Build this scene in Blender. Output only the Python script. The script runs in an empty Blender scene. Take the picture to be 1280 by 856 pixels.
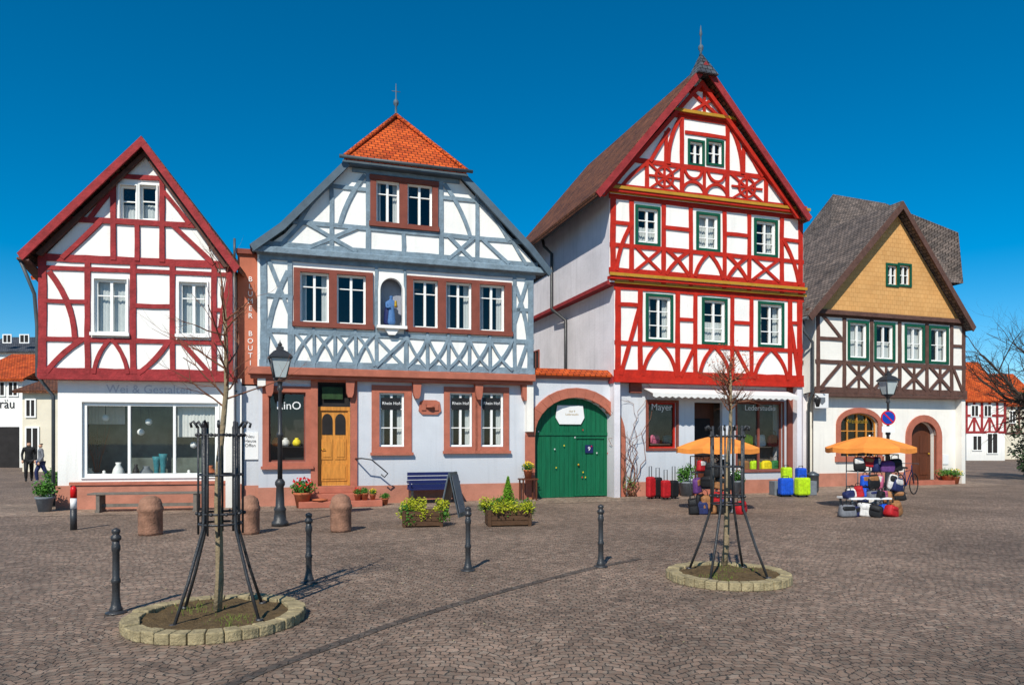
import bpy, bmesh, math, random
from math import sin, cos, pi, radians, sqrt, atan2
from mathutils import Vector, Matrix
from mathutils.geometry import tessellate_polygon
random.seed(7)
S = bpy.context.scene
C = S.collection
F = 900.0; CH = 1.75; HY = 550.0

def lin(c):
    c = c/255.0
    return c/12.92 if c <= .04045 else ((c+.055)/1.055)**2.4
def rgb(r, g, b): return (lin(r), lin(g), lin(b), 1)

# ------------------------------------------------------------ materials
def M(name, col, rough=.8, var=.15, scale=2.5, bump=.15, bscale=60, metal=0, spec=.3, stretch=None, dirt=0):
    m = bpy.data.materials.new(name); m.use_nodes = True
    n = m.node_tree.nodes; l = m.node_tree.links; b = n['Principled BSDF']
    b.inputs['Roughness'].default_value = rough; b.inputs['Metallic'].default_value = metal
    b.inputs['Specular IOR Level'].default_value = spec
    tc = n.new('ShaderNodeTexCoord'); mp = n.new('ShaderNodeMapping')
    l.new(tc.outputs['Object'], mp.inputs[0])
    if stretch: mp.inputs['Scale'].default_value = stretch
    a = n.new('ShaderNodeTexNoise'); a.inputs['Scale'].default_value = scale; a.inputs['Detail'].default_value = 6
    a.inputs['Roughness'].default_value = .65
    l.new(mp.outputs[0], a.inputs[0])
    r = n.new('ShaderNodeMapRange'); r.inputs[1].default_value = .3; r.inputs[2].default_value = .7
    r.inputs[3].default_value = 1-var; r.inputs[4].default_value = 1+var
    l.new(a.outputs[0], r.inputs[0])
    fac = r.outputs[0]
    if dirt:
        sp = n.new('ShaderNodeSeparateXYZ'); l.new(tc.outputs['Object'], sp.inputs[0])
        ng = n.new('ShaderNodeMath'); ng.operation = 'MULTIPLY_ADD'; l.new(a.outputs[0], ng.inputs[0]); ng.inputs[1].default_value = -1.6; l.new(sp.outputs[2], ng.inputs[2])
        q = n.new('ShaderNodeMapRange'); q.inputs[1].default_value = -.6; q.inputs[2].default_value = .9; q.inputs[3].default_value = 1-dirt; q.inputs[4].default_value = 1
        l.new(ng.outputs[0], q.inputs[0])
        m2 = n.new('ShaderNodeMapping'); m2.inputs['Scale'].default_value = (5, 5, .25); l.new(tc.outputs['Object'], m2.inputs[0])
        s2 = n.new('ShaderNodeTexNoise'); s2.inputs['Scale'].default_value = 1.5; s2.inputs['Detail'].default_value = 5; l.new(m2.outputs[0], s2.inputs[0])
        q2 = n.new('ShaderNodeMapRange'); q2.inputs[1].default_value = .52; q2.inputs[2].default_value = .75; q2.inputs[3].default_value = 1; q2.inputs[4].default_value = 1-dirt*.4; l.new(s2.outputs[0], q2.inputs[0])
        x = n.new('ShaderNodeMath'); x.operation = 'MULTIPLY'; l.new(fac, x.inputs[0]); l.new(q.outputs[0], x.inputs[1])
        y = n.new('ShaderNodeMath'); y.operation = 'MULTIPLY'; l.new(x.outputs[0], y.inputs[0]); l.new(q2.outputs[0], y.inputs[1]); fac = y.outputs[0]
    v = n.new('ShaderNodeVectorMath'); v.operation = 'SCALE'; v.inputs[0].default_value = col[:3]
    l.new(fac, v.inputs['Scale']); l.new(v.outputs[0], b.inputs['Base Color'])
    if bump:
        f = n.new('ShaderNodeTexNoise'); f.inputs['Scale'].default_value = bscale; f.inputs['Detail'].default_value = 3
        l.new(mp.outputs[0], f.inputs[0])
        bp = n.new('ShaderNodeBump'); bp.inputs['Strength'].default_value = bump; bp.inputs['Distance'].default_value = .02
        l.new(f.outputs[0], bp.inputs['Height']); l.new(bp.outputs[0], b.inputs['Normal'])
    return m
def Mtile(name, c1, c2, mortar, w=.18, h=.15, ms=.012, bump=.8, offset=.5, lo=.65, hi=1.3):
    m = bpy.data.materials.new(name); m.use_nodes = True
    n = m.node_tree.nodes; l = m.node_tree.links; b = n['Principled BSDF']
    b.inputs['Roughness'].default_value = .8; b.inputs['Specular IOR Level'].default_value = .25
    tc = n.new('ShaderNodeTexCoord'); br = n.new('ShaderNodeTexBrick')
    l.new(tc.outputs['UV'], br.inputs[0]); br.offset = offset
    br.inputs['Color1'].default_value = c1; br.inputs['Color2'].default_value = c2; br.inputs['Mortar'].default_value = mortar
    br.inputs['Scale'].default_value = 1; br.inputs['Brick Width'].default_value = w; br.inputs['Row Height'].default_value = h
    br.inputs['Mortar Size'].default_value = ms; br.inputs['Mortar Smooth'].default_value = .3
    a = n.new('ShaderNodeTexNoise'); a.inputs['Scale'].default_value = 1.3; a.inputs['Detail'].default_value = 8
    l.new(tc.outputs['UV'], a.inputs[0])
    r = n.new('ShaderNodeMapRange'); r.inputs[1].default_value = .3; r.inputs[2].default_value = .7; r.inputs[3].default_value = lo; r.inputs[4].default_value = hi
    l.new(a.outputs[0], r.inputs[0])
    v = n.new('ShaderNodeVectorMath'); v.operation = 'SCALE'
    l.new(br.outputs[0], v.inputs[0]); l.new(r.outputs[0], v.inputs['Scale']); l.new(v.outputs[0], b.inputs['Base Color'])
    sp = n.new('ShaderNodeSeparateXYZ'); l.new(tc.outputs['UV'], sp.inputs[0])
    dv = n.new('ShaderNodeMath'); dv.operation = 'DIVIDE'; dv.inputs[1].default_value = h; l.new(sp.outputs[1], dv.inputs[0])
    fr = n.new('ShaderNodeMath'); fr.operation = 'FRACT'; l.new(dv.outputs[0], fr.inputs[0])
    ad = n.new('ShaderNodeMath'); ad.operation = 'ADD'; l.new(br.outputs['Fac'], ad.inputs[0]); l.new(fr.outputs[0], ad.inputs[1])
    bp = n.new('ShaderNodeBump'); bp.invert = True; bp.inputs['Strength'].default_value = bump; bp.inputs['Distance'].default_value = .03
    l.new(ad.outputs[0], bp.inputs['Height']); l.new(bp.outputs[0], b.inputs['Normal'])
    return m
def Mglass(name, tint=(.85, .89, .9, 1), k=.9, base=.05):
    m = bpy.data.materials.new(name); m.use_nodes = True
    n = m.node_tree.nodes; l = m.node_tree.links; n.remove(n['Principled BSDF'])
    t = n.new('ShaderNodeBsdfTransparent'); t.inputs[0].default_value = tint
    g = n.new('ShaderNodeBsdfGlossy'); g.inputs['Roughness'].default_value = .02
    lw = n.new('ShaderNodeLayerWeight'); lw.inputs[0].default_value = .5
    pw = n.new('ShaderNodeMath'); pw.operation = 'POWER'; pw.inputs[1].default_value = 5; l.new(lw.outputs['Facing'], pw.inputs[0])
    mu = n.new('ShaderNodeMath'); mu.operation = 'MULTIPLY_ADD'; mu.inputs[1].default_value = k; mu.inputs[2].default_value = base; l.new(pw.outputs[0], mu.inputs[0])
    mx = n.new('ShaderNodeMixShader'); l.new(mu.outputs[0], mx.inputs[0]); l.new(t.outputs[0], mx.inputs[1]); l.new(g.outputs[0], mx.inputs[2])
    l.new(mx.outputs[0], n['Material Output'].inputs[0])
    return m
def Mcobble(name, base, W=1.2, bw=.088, curve=.55, rot=0, con=.22, mort=(.05, .041, .034, 1)):
    m = bpy.data.materials.new(name); m.use_nodes = True
    n = m.node_tree.nodes; l = m.node_tree.links; b = n['Principled BSDF']
    b.inputs['Roughness'].default_value = .75; b.inputs['Specular IOR Level'].default_value = .3
    tc = n.new('ShaderNodeTexCoord'); mp = n.new('ShaderNodeMapping'); mp.inputs['Rotation'].default_value = (0, 0, rot)
    l.new(tc.outputs['Object'], mp.inputs[0])
    ns = n.new('ShaderNodeTexNoise'); ns.inputs['Scale'].default_value = 1.6; ns.inputs['Detail'].default_value = 5; ns.inputs['Roughness'].default_value = .65; l.new(mp.outputs[0], ns.inputs[0])
    sb = n.new('ShaderNodeVectorMath'); sb.operation = 'SUBTRACT'; sb.inputs[1].default_value = (.5, .5, .5); l.new(ns.outputs[1], sb.inputs[0])
    sc = n.new('ShaderNodeVectorMath'); sc.operation = 'SCALE'; sc.inputs['Scale'].default_value = .3; l.new(sb.outputs[0], sc.inputs[0])
    av = n.new('ShaderNodeVectorMath'); l.new(mp.outputs[0], av.inputs[0]); l.new(sc.outputs[0], av.inputs[1])
    sp = n.new('ShaderNodeSeparateXYZ'); l.new(av.outputs[0], sp.inputs[0])
    def mt(op, a, bb):
        q = n.new('ShaderNodeMath'); q.operation = op
        for i, t in enumerate((a, bb)):
            if isinstance(t, (int, float)): q.inputs[i].default_value = t
            else: l.new(t, q.inputs[i])
        return q.outputs[0]
    xm = mt('FLOORED_MODULO', sp.outputs[0], W); t = mt('SUBTRACT', xm, W/2); t2 = mt('MULTIPLY', t, t)
    y2 = mt('ADD', sp.outputs[1], mt('MULTIPLY', t2, curve))
    cb = n.new('ShaderNodeCombineXYZ'); l.new(sp.outputs[0], cb.inputs[0]); l.new(y2, cb.inputs[1])
    br = n.new('ShaderNodeTexBrick'); l.new(cb.outputs[0], br.inputs[0])
    br.inputs['Color1'].default_value = tuple(x*(1+con) for x in base[:3])+(1,); br.inputs['Color2'].default_value = tuple(x*(1-con) for x in base[:3])+(1,)
    br.inputs['Mortar'].default_value = mort
    br.inputs['Scale'].default_value = 1; br.inputs['Brick Width'].default_value = bw; br.inputs['Row Height'].default_value = bw*.93
    br.inputs['Mortar Size'].default_value = .007; br.inputs['Mortar Smooth'].default_value = .9
    vo = n.new('ShaderNodeTexNoise'); vo.inputs['Scale'].default_value = 7; vo.inputs['Detail'].default_value = 4; l.new(cb.outputs[0], vo.inputs[0])
    big = n.new('ShaderNodeTexNoise'); big.inputs['Scale'].default_value = .3; big.inputs['Detail'].default_value = 10; big.inputs['Roughness'].default_value = .75; l.new(tc.outputs['Object'], big.inputs[0])
    r1 = n.new('ShaderNodeMapRange'); r1.inputs[1].default_value = .3; r1.inputs[2].default_value = .7; r1.inputs[3].default_value = .72; r1.inputs[4].default_value = 1.28; l.new(vo.outputs[0], r1.inputs[0])
    r2 = n.new('ShaderNodeMapRange'); r2.inputs[1].default_value = .35; r2.inputs[2].default_value = .65; r2.inputs[3].default_value = .62; r2.inputs[4].default_value = 1.3; l.new(big.outputs[0], r2.inputs[0])
    mu = mt('MULTIPLY', r1.outputs[0], r2.outputs[0])
    v = n.new('ShaderNodeVectorMath'); v.operation = 'SCALE'; l.new(br.outputs[0], v.inputs[0]); l.new(mu, v.inputs['Scale'])
    tint = n.new('ShaderNodeMix'); tint.data_type = 'RGBA'; tint.blend_type = 'MULTIPLY'
    b2 = n.new('ShaderNodeTexNoise'); b2.inputs['Scale'].default_value = 14; l.new(cb.outputs[0], b2.inputs[0])
    rr = n.new('ShaderNodeMapRange'); rr.inputs[1].default_value = .45; rr.inputs[2].default_value = .6; l.new(b2.outputs[0], rr.inputs[0])
    l.new(rr.outputs[0], tint.inputs[0]); l.new(v.outputs[0], tint.inputs[6]); tint.inputs[7].default_value = (.84, .95, 1.0, 1)
    l.new(tint.outputs[2], b.inputs['Base Color'])
    fine = n.new('ShaderNodeTexNoise'); fine.inputs['Scale'].default_value = 45; l.new(tc.outputs['Object'], fine.inputs[0])
    hh = mt('SUBTRACT', mt('MULTIPLY', fine.outputs[0], .4), br.outputs['Fac'])
    bp = n.new('ShaderNodeBump'); bp.inputs['Strength'].default_value = .75; bp.inputs['Distance'].default_value = .014
    l.new(hh, bp.inputs['Height']); l.new(bp.outputs[0], b.inputs['Normal'])
    return m

m_white = M('white_plaster', (.87, .855, .81, 1), .9, .05, 1.2, .3, 25, dirt=.2)
m_ivory = M('ivory_plaster', (.84, .81, .74, 1), .9, .07, 1.2, .3, 25, dirt=.2)
m_bluewall = M('pale_blue_plaster', rgb(202, 206, 212), .9, .08, .9, .3, 25, dirt=.22)
m_sidewall = M('weathered_lilac_plaster', rgb(222, 218, 222), .9, .14, .7, .35, 15, dirt=.3)
m_plinth = M('red_sandstone_plinth', rgb(176, 118, 98), .9, .2, 2, .4, 25)
m_crimson = M('crimson_timber', rgb(148, 48, 50), .8, .3, 5, .6, 18)
m_red = M('bright_red_timber', rgb(180, 36, 18), .7, .22, 5, .5, 18)
m_blue = M('blue_grey_timber', rgb(122, 140, 152), .8, .28, 5, .6, 18)
m_bluedark = M('dark_blue_grey_paint', rgb(82, 98, 110), .6, .2, 3, .2, 30)
m_brown = M('dark_brown_timber', rgb(92, 66, 58), .85, .28, 5, .6, 18)
m_sand = M('pink_sandstone', rgb(172, 102, 82), .85, .18, 3, .4, 40)
m_sanddark = M('dark_sandstone', rgb(128, 70, 58), .85, .18, 3, .4, 40)
m_ochre = M('ochre_moulding', rgb(180, 134, 40), .6, .15, 4, .2, 40)
m_green = M('dark_green_paint', rgb(14, 80, 58), .5, .15, 4, .15, 40)
m_gate = M('gate_green_paint', rgb(8, 94, 62), .55, .22, 2, .3, 20, stretch=(6, 6, .6))
m_wframe = M('white_window_paint', (.86, .86, .83, 1), .45, .03, 4, 0)
m_door = M('honey_oak', rgb(200, 134, 58), .45, .3, 3, .2, 30, stretch=(8, 8, .8))
m_doordark = M('dark_walnut', rgb(90, 50, 32), .5, .3, 3, .2, 30, stretch=(8, 8, .8))
m_dark = M('painted_room_shade', (.022, .02, .02, 1), .9, .3, 2, 0)  # near-black colour carries the shade of the rooms behind the panes
m_inner = M('shop_back_wall', rgb(92, 84, 78), .9, .5, 2.5, 0)
m_innerpale = M('pale_shop_back_wall', rgb(96, 104, 98), .9, .5, 1.8, 0)
m_glass = Mglass('window_glass')
m_shopglass = Mglass('shop_glass', (.95, .97, .96, 1))
m_curtain = M('white_curtain', (.6, .6, .58, 1), .9, .08, 6, .1)
m_iron = M('black_iron', (.03, .031, .034, 1), .42, .25, 12, .25, 60, spec=.5)
m_galv = M('galvanised_steel', rgb(96, 104, 110), .4, .2, 8, .1, 60, metal=.6)
m_zinc = M('zinc_pipe', rgb(84, 90, 94), .5, .2, 5, .1, 60, metal=.3)
m_slate = Mtile('slate_tiles', rgb(66, 70, 78), rgb(92, 96, 102), rgb(22, 24, 28))
m_tile_or = Mtile('orange_clay_tiles', rgb(214, 96, 38), rgb(178, 70, 28), rgb(80, 28, 12))
m_tile_br = Mtile('old_brown_tiles', rgb(130, 82, 56), rgb(92, 60, 46), rgb(30, 18, 12))
m_tile_gr = Mtile('grey_brown_tiles', rgb(122, 108, 100), rgb(88, 80, 76), rgb(34, 28, 26))
m_shingle = Mtile('tan_shingles', rgb(212, 162, 102), rgb(206, 154, 94), rgb(182, 132, 78), .2, .17, .008, .16, .5, .88, 1.1)
m_stone = M('bollard_sandstone', rgb(146, 108, 88), .9, .4, 6, .8, 35)
m_kerb = M('granite_kerb', rgb(152, 138, 106), .9, .4, 9, .8, 45)
m_soil = M('soil', rgb(94, 76, 50), .95, .45, 14, 1, 60)
m_bark = M('young_bark', rgb(138, 122, 96), .85, .3, 12, .6, 40)
m_twig = M('twig_bark', rgb(122, 80, 60), .85, .2, 12, 0)
m_twigdark = M('dark_twig_bark', rgb(62, 52, 46), .9, .2, 12, 0)
m_leafy = M('yellow_green_leaf', rgb(154, 158, 30), .6, .5, 14, 0)
m_leafg = M('green_leaf', rgb(66, 110, 36), .6, .5, 14, 0)
m_leafd = M('dark_leaf', rgb(38, 64, 32), .6, .5, 8, 0)
m_cone = M('conifer_green', rgb(96, 138, 26), .7, .4, 14, 0)
m_flow = M('red_flower', rgb(200, 30, 30), .6, .3, 10, 0)
m_yflow = M('yellow_flower', rgb(232, 200, 20), .6, .3, 10, 0)
m_terr = M('terracotta', rgb(178, 100, 66), .85, .2, 8, .3)
m_greypot = M('grey_pot', rgb(110, 116, 122), .7, .2, 8, .2)
m_woodbox = M('planter_wood', rgb(84, 60, 42), .85, .35, 6, .6, 30, stretch=(1, 1, 6))
m_orange = M('orange_canvas', rgb(232, 142, 62), .85, .14, 3, .15, 80)
m_awn = M('white_awning_cloth', rgb(226, 224, 220), .85, .06, 3, .1)
m_signw = M('sign_white', (.78, .78, .77, 1), .5, .03, 3, 0)
m_black = M('black_paint', (.015, .015, .016, 1), .5, .1, 5, 0)
m_lgrey = M('light_grey_letters', rgb(200, 200, 204), .7, .05, 5, 0)
m_letw = M('white_letters', (.8, .8, .8, 1), .6, .02, 5, 0)
m_signred = M('sign_red', rgb(200, 20, 24), .4, .05, 5, 0)
m_signblue = M('sign_blue', rgb(18, 60, 160), .4, .05, 5, 0)
m_navy = M('navy_paint', rgb(28, 36, 84), .5, .1, 5, 0)
m_skin = M('skin', rgb(206, 160, 134), .6, .05, 8, 0)
m_hair = M('brown_hair', rgb(60, 42, 30), .8, .2, 20, 0)
m_gravestone = M('statue_stone', rgb(180, 180, 182), .7, .2, 20, .2)
m_statblue = M('statue_blue', rgb(70, 110, 160), .6, .15, 20, .1)
m_gold = M('worn_gold', rgb(190, 150, 50), .4, .2, 20, 0, metal=.6)
m_wood_bench = M('weathered_bench_wood', rgb(112, 104, 96), .85, .25, 6, .4, 30)
m_cream = M('cream_render', rgb(216, 208, 188), .9, .08, 1, .2)
m_grassm = M('sparse_grass', rgb(98, 110, 46), .8, .4, 14, 0)
m_salmon = M('salmon_board', rgb(180, 106, 82), .85, .14, 2, .2)
m_lamp = M('milky_lamp_glass', rgb(180, 190, 190), .3, .1, 6, 0)
COLS = {'red': (170, 28, 34), 'blue': (24, 80, 190), 'lime': (176, 210, 30), 'yellow': (230, 204, 24), 'black': (26, 26, 28), 'white': (205, 202, 198),
        'pink': (180, 88, 120), 'tan': (146, 100, 62), 'grey': (112, 114, 120), 'navy': (34, 42, 84), 'green': (44, 110, 60), 'orange': (204, 106, 40), 'teal': (52, 120, 130), 'purple': (92, 54, 112)}
MC = {k: M(k+'_fabric', rgb(*v), .6, .3, 12, .25, 40) for k, v in COLS.items()}

# ------------------------------------------------------------ builders
def thing(name, label, cat, loc=(0, 0, 0), rz=0, group=None, scale=1):
    o = bpy.data.objects.new(name, None); C.objects.link(o)
    o.location = loc; o.rotation_euler = (0, 0, rz); o['label'] = label; o['category'] = cat; o.empty_display_size = .1
    o.scale = (scale,)*3
    if group: o['group'] = group
    return o
def dup(root, loc, rz=None, label=None, scale=None):
    r = root.copy(); C.objects.link(r); r.location = loc
    if rz is not None: r.rotation_euler = (0, 0, rz)
    if label: r['label'] = label
    if scale: r.scale = (scale,)*3
    for ch in list(root.children):
        c = ch.copy(); C.objects.link(c); c.parent = r
        for g in ch.children:
            d = g.copy(); C.objects.link(d); d.parent = c
    return r
class MB:
    def __init__(s): s.v = []; s.f = []; s.m = []; s.sm = []
    def add(s, vs, fs, mi=0, smooth=False):
        n = len(s.v); s.v += [tuple(v) for v in vs]
        for f in fs: s.f.append([i+n for i in f]); s.m.append(mi); s.sm.append(smooth)
        return s
    def prism(s, poly, v0, v1, mi=0):
        n = len(poly)
        a = sum(poly[i][0]*poly[(i+1) % n][1]-poly[(i+1) % n][0]*poly[i][1] for i in range(n))
        if a < 0: poly = poly[::-1]
        vs = [(p[0], v0, p[1]) for p in poly]+[(p[0], v1, p[1]) for p in poly]
        fs = [list(range(n)), list(range(2*n-1, n-1, -1))]
        for i in range(n):
            j = (i+1) % n; fs.append([i, n+i, n+j, j])
        return s.add(vs, fs, mi)
    def box(s, x0, x1, y0, y1, z0, z1, mi=0): return s.prism([(x0, z0), (x1, z0), (x1, z1), (x0, z1)], y0, y1, mi)
    def hprism(s, poly, z0, z1, mi=0):
        n = len(poly)
        vs = [(p[0], p[1], z0) for p in poly]+[(p[0], p[1], z1) for p in poly]
        fs = [list(range(n-1, -1, -1)), list(range(n, 2*n))]
        for i in range(n):
            j = (i+1) % n; fs.append([i, j, n+j, n+i])
        return s.add(vs, fs, mi)
    def slab(s, pts, t, mi=0):
        pts = [Vector(p) for p in pts]; nn = Vector((0, 0, 0)); n = len(pts)
        for i in range(n): nn += pts[i].cross(pts[(i+1) % n])
        nn.normalize(); lo = [p-nn*t for p in pts]
        fs = [list(range(n)), list(range(2*n-1, n-1, -1))]
        for i in range(n):
            j = (i+1) % n; fs.append([i, n+i, n+j, j])
        return s.add(pts+lo, fs, mi)
    def tube(s, pts, r, seg=8, mi=0, caps=True):
        pts = [Vector(p) for p in pts]; n = len(pts)
        rs = r if isinstance(r, (list, tuple)) else [r]*n
        vs = []; up = None
        for i in range(n):
            d = (pts[min(i+1, n-1)]-pts[max(i-1, 0)])
            if d.length < 1e-9: d = Vector((0, 0, 1))
            d.normalize()
            if up is None:
                up = d.orthogonal().normalized()
            else:
                up = (up-d*up.dot(d))
                up = up.normalized() if up.length > 1e-6 else d.orthogonal().normalized()
            w = d.cross(up)
            for k in range(seg):
                a = 2*pi*k/seg; vs.append(pts[i]+(up*cos(a)+w*sin(a))*rs[i])
        fs = []
        for i in range(n-1):
            for k in range(seg):
                k2 = (k+1) % seg; fs.append([i*seg+k, i*seg+k2, (i+1)*seg+k2, (i+1)*seg+k])
        s.add(vs, fs, mi, True)
        if caps: s.f.append([len(s.v)-len(vs)+k for k in range(seg-1, -1, -1)]); s.m.append(mi); s.sm.append(False); s.f.append([len(s.v)-seg+k for k in range(seg)]); s.m.append(mi); s.sm.append(False)
        return s
    def lathe(s, prof, c=(0, 0, 0), seg=16, mi=0, smooth=True, sq=None):
        vs = []
        for r, z in prof:
            for k in range(seg):
                a = 2*pi*(k+.5)/seg; vs.append((c[0]+r*cos(a), c[1]+r*sin(a), c[2]+z))
        fs = []
        for i in range(len(prof)-1):
            for k in range(seg):
                k2 = (k+1) % seg; fs.append([i*seg+k, i*seg+k2, (i+1)*seg+k2, (i+1)*seg+k])
        s.add(vs, fs, mi, smooth)
        b = len(s.v)-len(vs)
        s.f.append([b+k for k in range(seg-1, -1, -1)]); s.m.append(mi); s.sm.append(False)
        s.f.append([len(s.v)-seg+k for k in range(seg)]); s.m.append(mi); s.sm.append(False)
        return s
    def ball(s, c, r, mi=0, seg=10, sz=1):
        return s.lathe([(max(r*sin(pi*i/7), .0005), -r*sz*cos(pi*i/7)) for i in range(8)], c, seg, mi)
    def puff(s, w, h, t, e=.5, mi=0, sag=.12, seed=0):
        R = random.Random(seed); ph = [R.uniform(0, 6) for _ in range(4)]
        def sp(x): return math.copysign(abs(x)**e, x)
        n, m = 10, 20; vs = []
        for i in range(n+1):
            la = -pi/2+pi*i/n
            for k in range(m):
                lo = 2*pi*k/m; z = h/2*sp(sin(la))+h/2; f = 1+sag*(1-z/h)+.05*sin(5*la+ph[0])+.04*sin(3*lo+ph[1])
                vs.append((w/2*sp(max(cos(la), 0))*sp(cos(lo))*f, t/2*sp(max(cos(la), 0))*sp(sin(lo))*f, z*(1+.04*sin(2*lo+ph[2]))))
        fs = []
        for i in range(n):
            for k in range(m): k2 = (k+1) % m; fs.append([i*m+k, i*m+k2, (i+1)*m+k2, (i+1)*m+k])
        return s.add(vs, fs, mi, True)
    def leaves(s, c, rad, n, size, mi=0, shell=.5):
        for _ in range(n):
            d = Vector((random.gauss(0, 1), random.gauss(0, 1), random.gauss(0, 1))).normalized()*(shell+(1-shell)*random.random())
            p = Vector((c[0]+d.x*rad[0], c[1]+d.y*rad[1], c[2]+d.z*rad[2]))
            a = Vector((random.gauss(0, 1), random.gauss(0, 1), random.gauss(0, 1))).normalized(); b = a.orthogonal().normalized()
            z = size*random.uniform(.6, 1.3)
            s.add([p-a*z, p+b*z*.5, p+a*z, p-b*z*.5], [[0, 1, 2, 3]], mi)
        return s
    def build(s, name, mats, parent=None, loc=None, bevel=0):
        me = bpy.data.meshes.new(name); me.from_pydata(s.v, [], s.f)
        if not isinstance(mats, (list, tuple)): mats = [mats]
        for m in mats: me.materials.append(m)
        me.polygons.foreach_set('material_index', s.m); me.polygons.foreach_set('use_smooth', s.sm)
        uv = me.uv_layers.new(name='UVMap').data
        for p in me.polygons:
            n = p.normal
            if abs(n.z) > .97: U = Vector((1, 0, 0)); V = Vector((0, 1, 0))
            else: U = Vector((0, 0, 1)).cross(n).normalized(); V = n.cross(U)
            for li in p.loop_indices:
                co = me.vertices[me.loops[li].vertex_index].co; uv[li].uv = (co.dot(U), co.dot(V))
        o = bpy.data.objects.new(name, me); C.objects.link(o)
        if parent: o.parent = parent
        if loc: o.location = loc
        if bevel:
            b = o.modifiers.new('bevel', 'BEVEL'); b.width = bevel; b.segments = 2; b.limit_method = 'ANGLE'
        return o
def single(mb, name, mats, label, cat, loc, rz=0, group=None, bevel=0):
    o = mb.build(name, mats, None, loc, bevel); o.rotation_euler = (0, 0, rz); o['label'] = label; o['category'] = cat
    if group: o['group'] = group
    return o
def text(s, name, parent, loc, size, mat, align='CENTER', rz=0, tilt=90, ext=.004, space=1.0, line=1.0, bold=0, xs=1):
    cu = bpy.data.curves.new(name, 'FONT'); cu.body = s; cu.size = size; cu.align_x = align; cu.align_y = 'CENTER'; cu.extrude = ext
    cu.space_character = space; cu.space_line = line; cu.offset = bold; cu.resolution_u = 3
    t = bpy.data.objects.new(name, cu); C.objects.link(t)
    bpy.context.view_layer.update()
    me = bpy.data.meshes.new_from_object(t.evaluated_get(bpy.context.evaluated_depsgraph_get()))
    C.objects.unlink(t); bpy.data.objects.remove(t)
    me.materials.clear(); me.materials.append(mat)
    o = bpy.data.objects.new(name, me); C.objects.link(o); o.parent = parent; o.location = loc; o.rotation_euler = (radians(tilt), 0, rz); o.scale = (xs, 1, 1)
    return o
def skin(name, verts, edges, radii, mat, parent, sub=2):
    me = bpy.data.meshes.new(name); me.from_pydata(verts, edges, [])
    o = bpy.data.objects.new(name, me); C.objects.link(o); o.parent = parent
    o.modifiers.new('skin', 'SKIN'); ss = o.modifiers.new('sub', 'SUBSURF'); ss.levels = sub; ss.render_levels = sub
    for i, r in enumerate(radii):
        sv = me.skin_vertices[0].data[i]; sv.radius = (r, r) if not isinstance(r, tuple) else r; sv.use_root = (i == 0)
    me.materials.append(mat)
    return o
def gp(px, py): d = CH*F/(py-HY); return ((px-640)/F*d, d, 0)
def gd(px, d, z=0): return ((px-640)/F*d, d, z)

class House:
    def __init__(s, name, label, cat, p0, ang, group=None):
        s.p0 = Vector(p0); s.a = ang; s.e = Vector((cos(ang), sin(ang))); s.n = Vector((-sin(ang), cos(ang)))
        s.o = thing(name, label, cat, (p0[0], p0[1], 0), ang, group)
    def t(s, x, v): k = (x-640)/F; return (v+s.p0.dot(s.n))/(k*s.n.x+s.n.y)
    def U(s, x, v=0): t = s.t(x, v); return (Vector(((x-640)/F*t, t))-s.p0).dot(s.e)
    def Z(s, x, y, v=0): return CH+(HY-y)/F*s.t(x, v)
    def P(s, x, y, v=0): return (s.U(x, v), s.Z(x, y, v))
    def W(s, u, v, z): q = s.p0+s.e*u+s.n*v; return (q.x, q.y, z)
    def rect(s, x0, y0, x1, y1, v=0):
        xm = (x0+x1)/2; return s.U(x0, v), s.Z(xm, y1, v), s.U(x1, v), s.Z(xm, y0, v)

def wall(name, outer, holes, v, th, mat, parent):
    polys = [[Vector((p[0], p[1], 0)) for p in outer]]+[[Vector((p[0], p[1], 0)) for p in h] for h in holes]
    flat = [p for q in polys for p in q]
    tris = tessellate_polygon(polys)
    mb = MB(); fs = []
    for t in tris:
        a, b, c = [flat[i] for i in t]
        fs.append(list(t) if (b-a).cross(c-a).z > 0 else list(t)[::-1])
    mb.add([(p.x, v, p.y) for p in flat], fs)
    for h in holes:
        n = len(h)
        for i in range(n):
            j = (i+1) % n; a = h[i]; b = h[j]
            mb.add([(a[0], v, a[1]), (b[0], v, b[1]), (b[0], v+th, b[1]), (a[0], v+th, a[1])], [[0, 1, 2, 3]])
    return mb.build(name, mat, parent)
def ring(mb, u0, z0, u1, z1, w, v0, v1, mi=0):
    mb.box(u0-w, u0, v0, v1, z0-w, z1+w, mi); mb.box(u1, u1+w, v0, v1, z0-w, z1+w, mi)
    mb.box(u0, u1, v0, v1, z0-w, z0, mi); mb.box(u0, u1, v0, v1, z1, z1+w, mi)
def curtain(parent, u0, u1, z0, z1, v, mat=None):
    mb = MB(); n = max(8, int((u1-u0)*40)); vs = []
    for i in range(n+1):
        u = u0+(u1-u0)*i/n; w = .018*sin(i*1.9)+.01*sin(i*.7)
        vs += [(u, v+w, z0), (u, v+w*.6, z1)]
    mb.add(vs, [[2*i, 2*i+2, 2*i+3, 2*i+1] for i in range(n)], 0, True)
    return mb.build('curtain', mat or m_curtain, parent)
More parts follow.
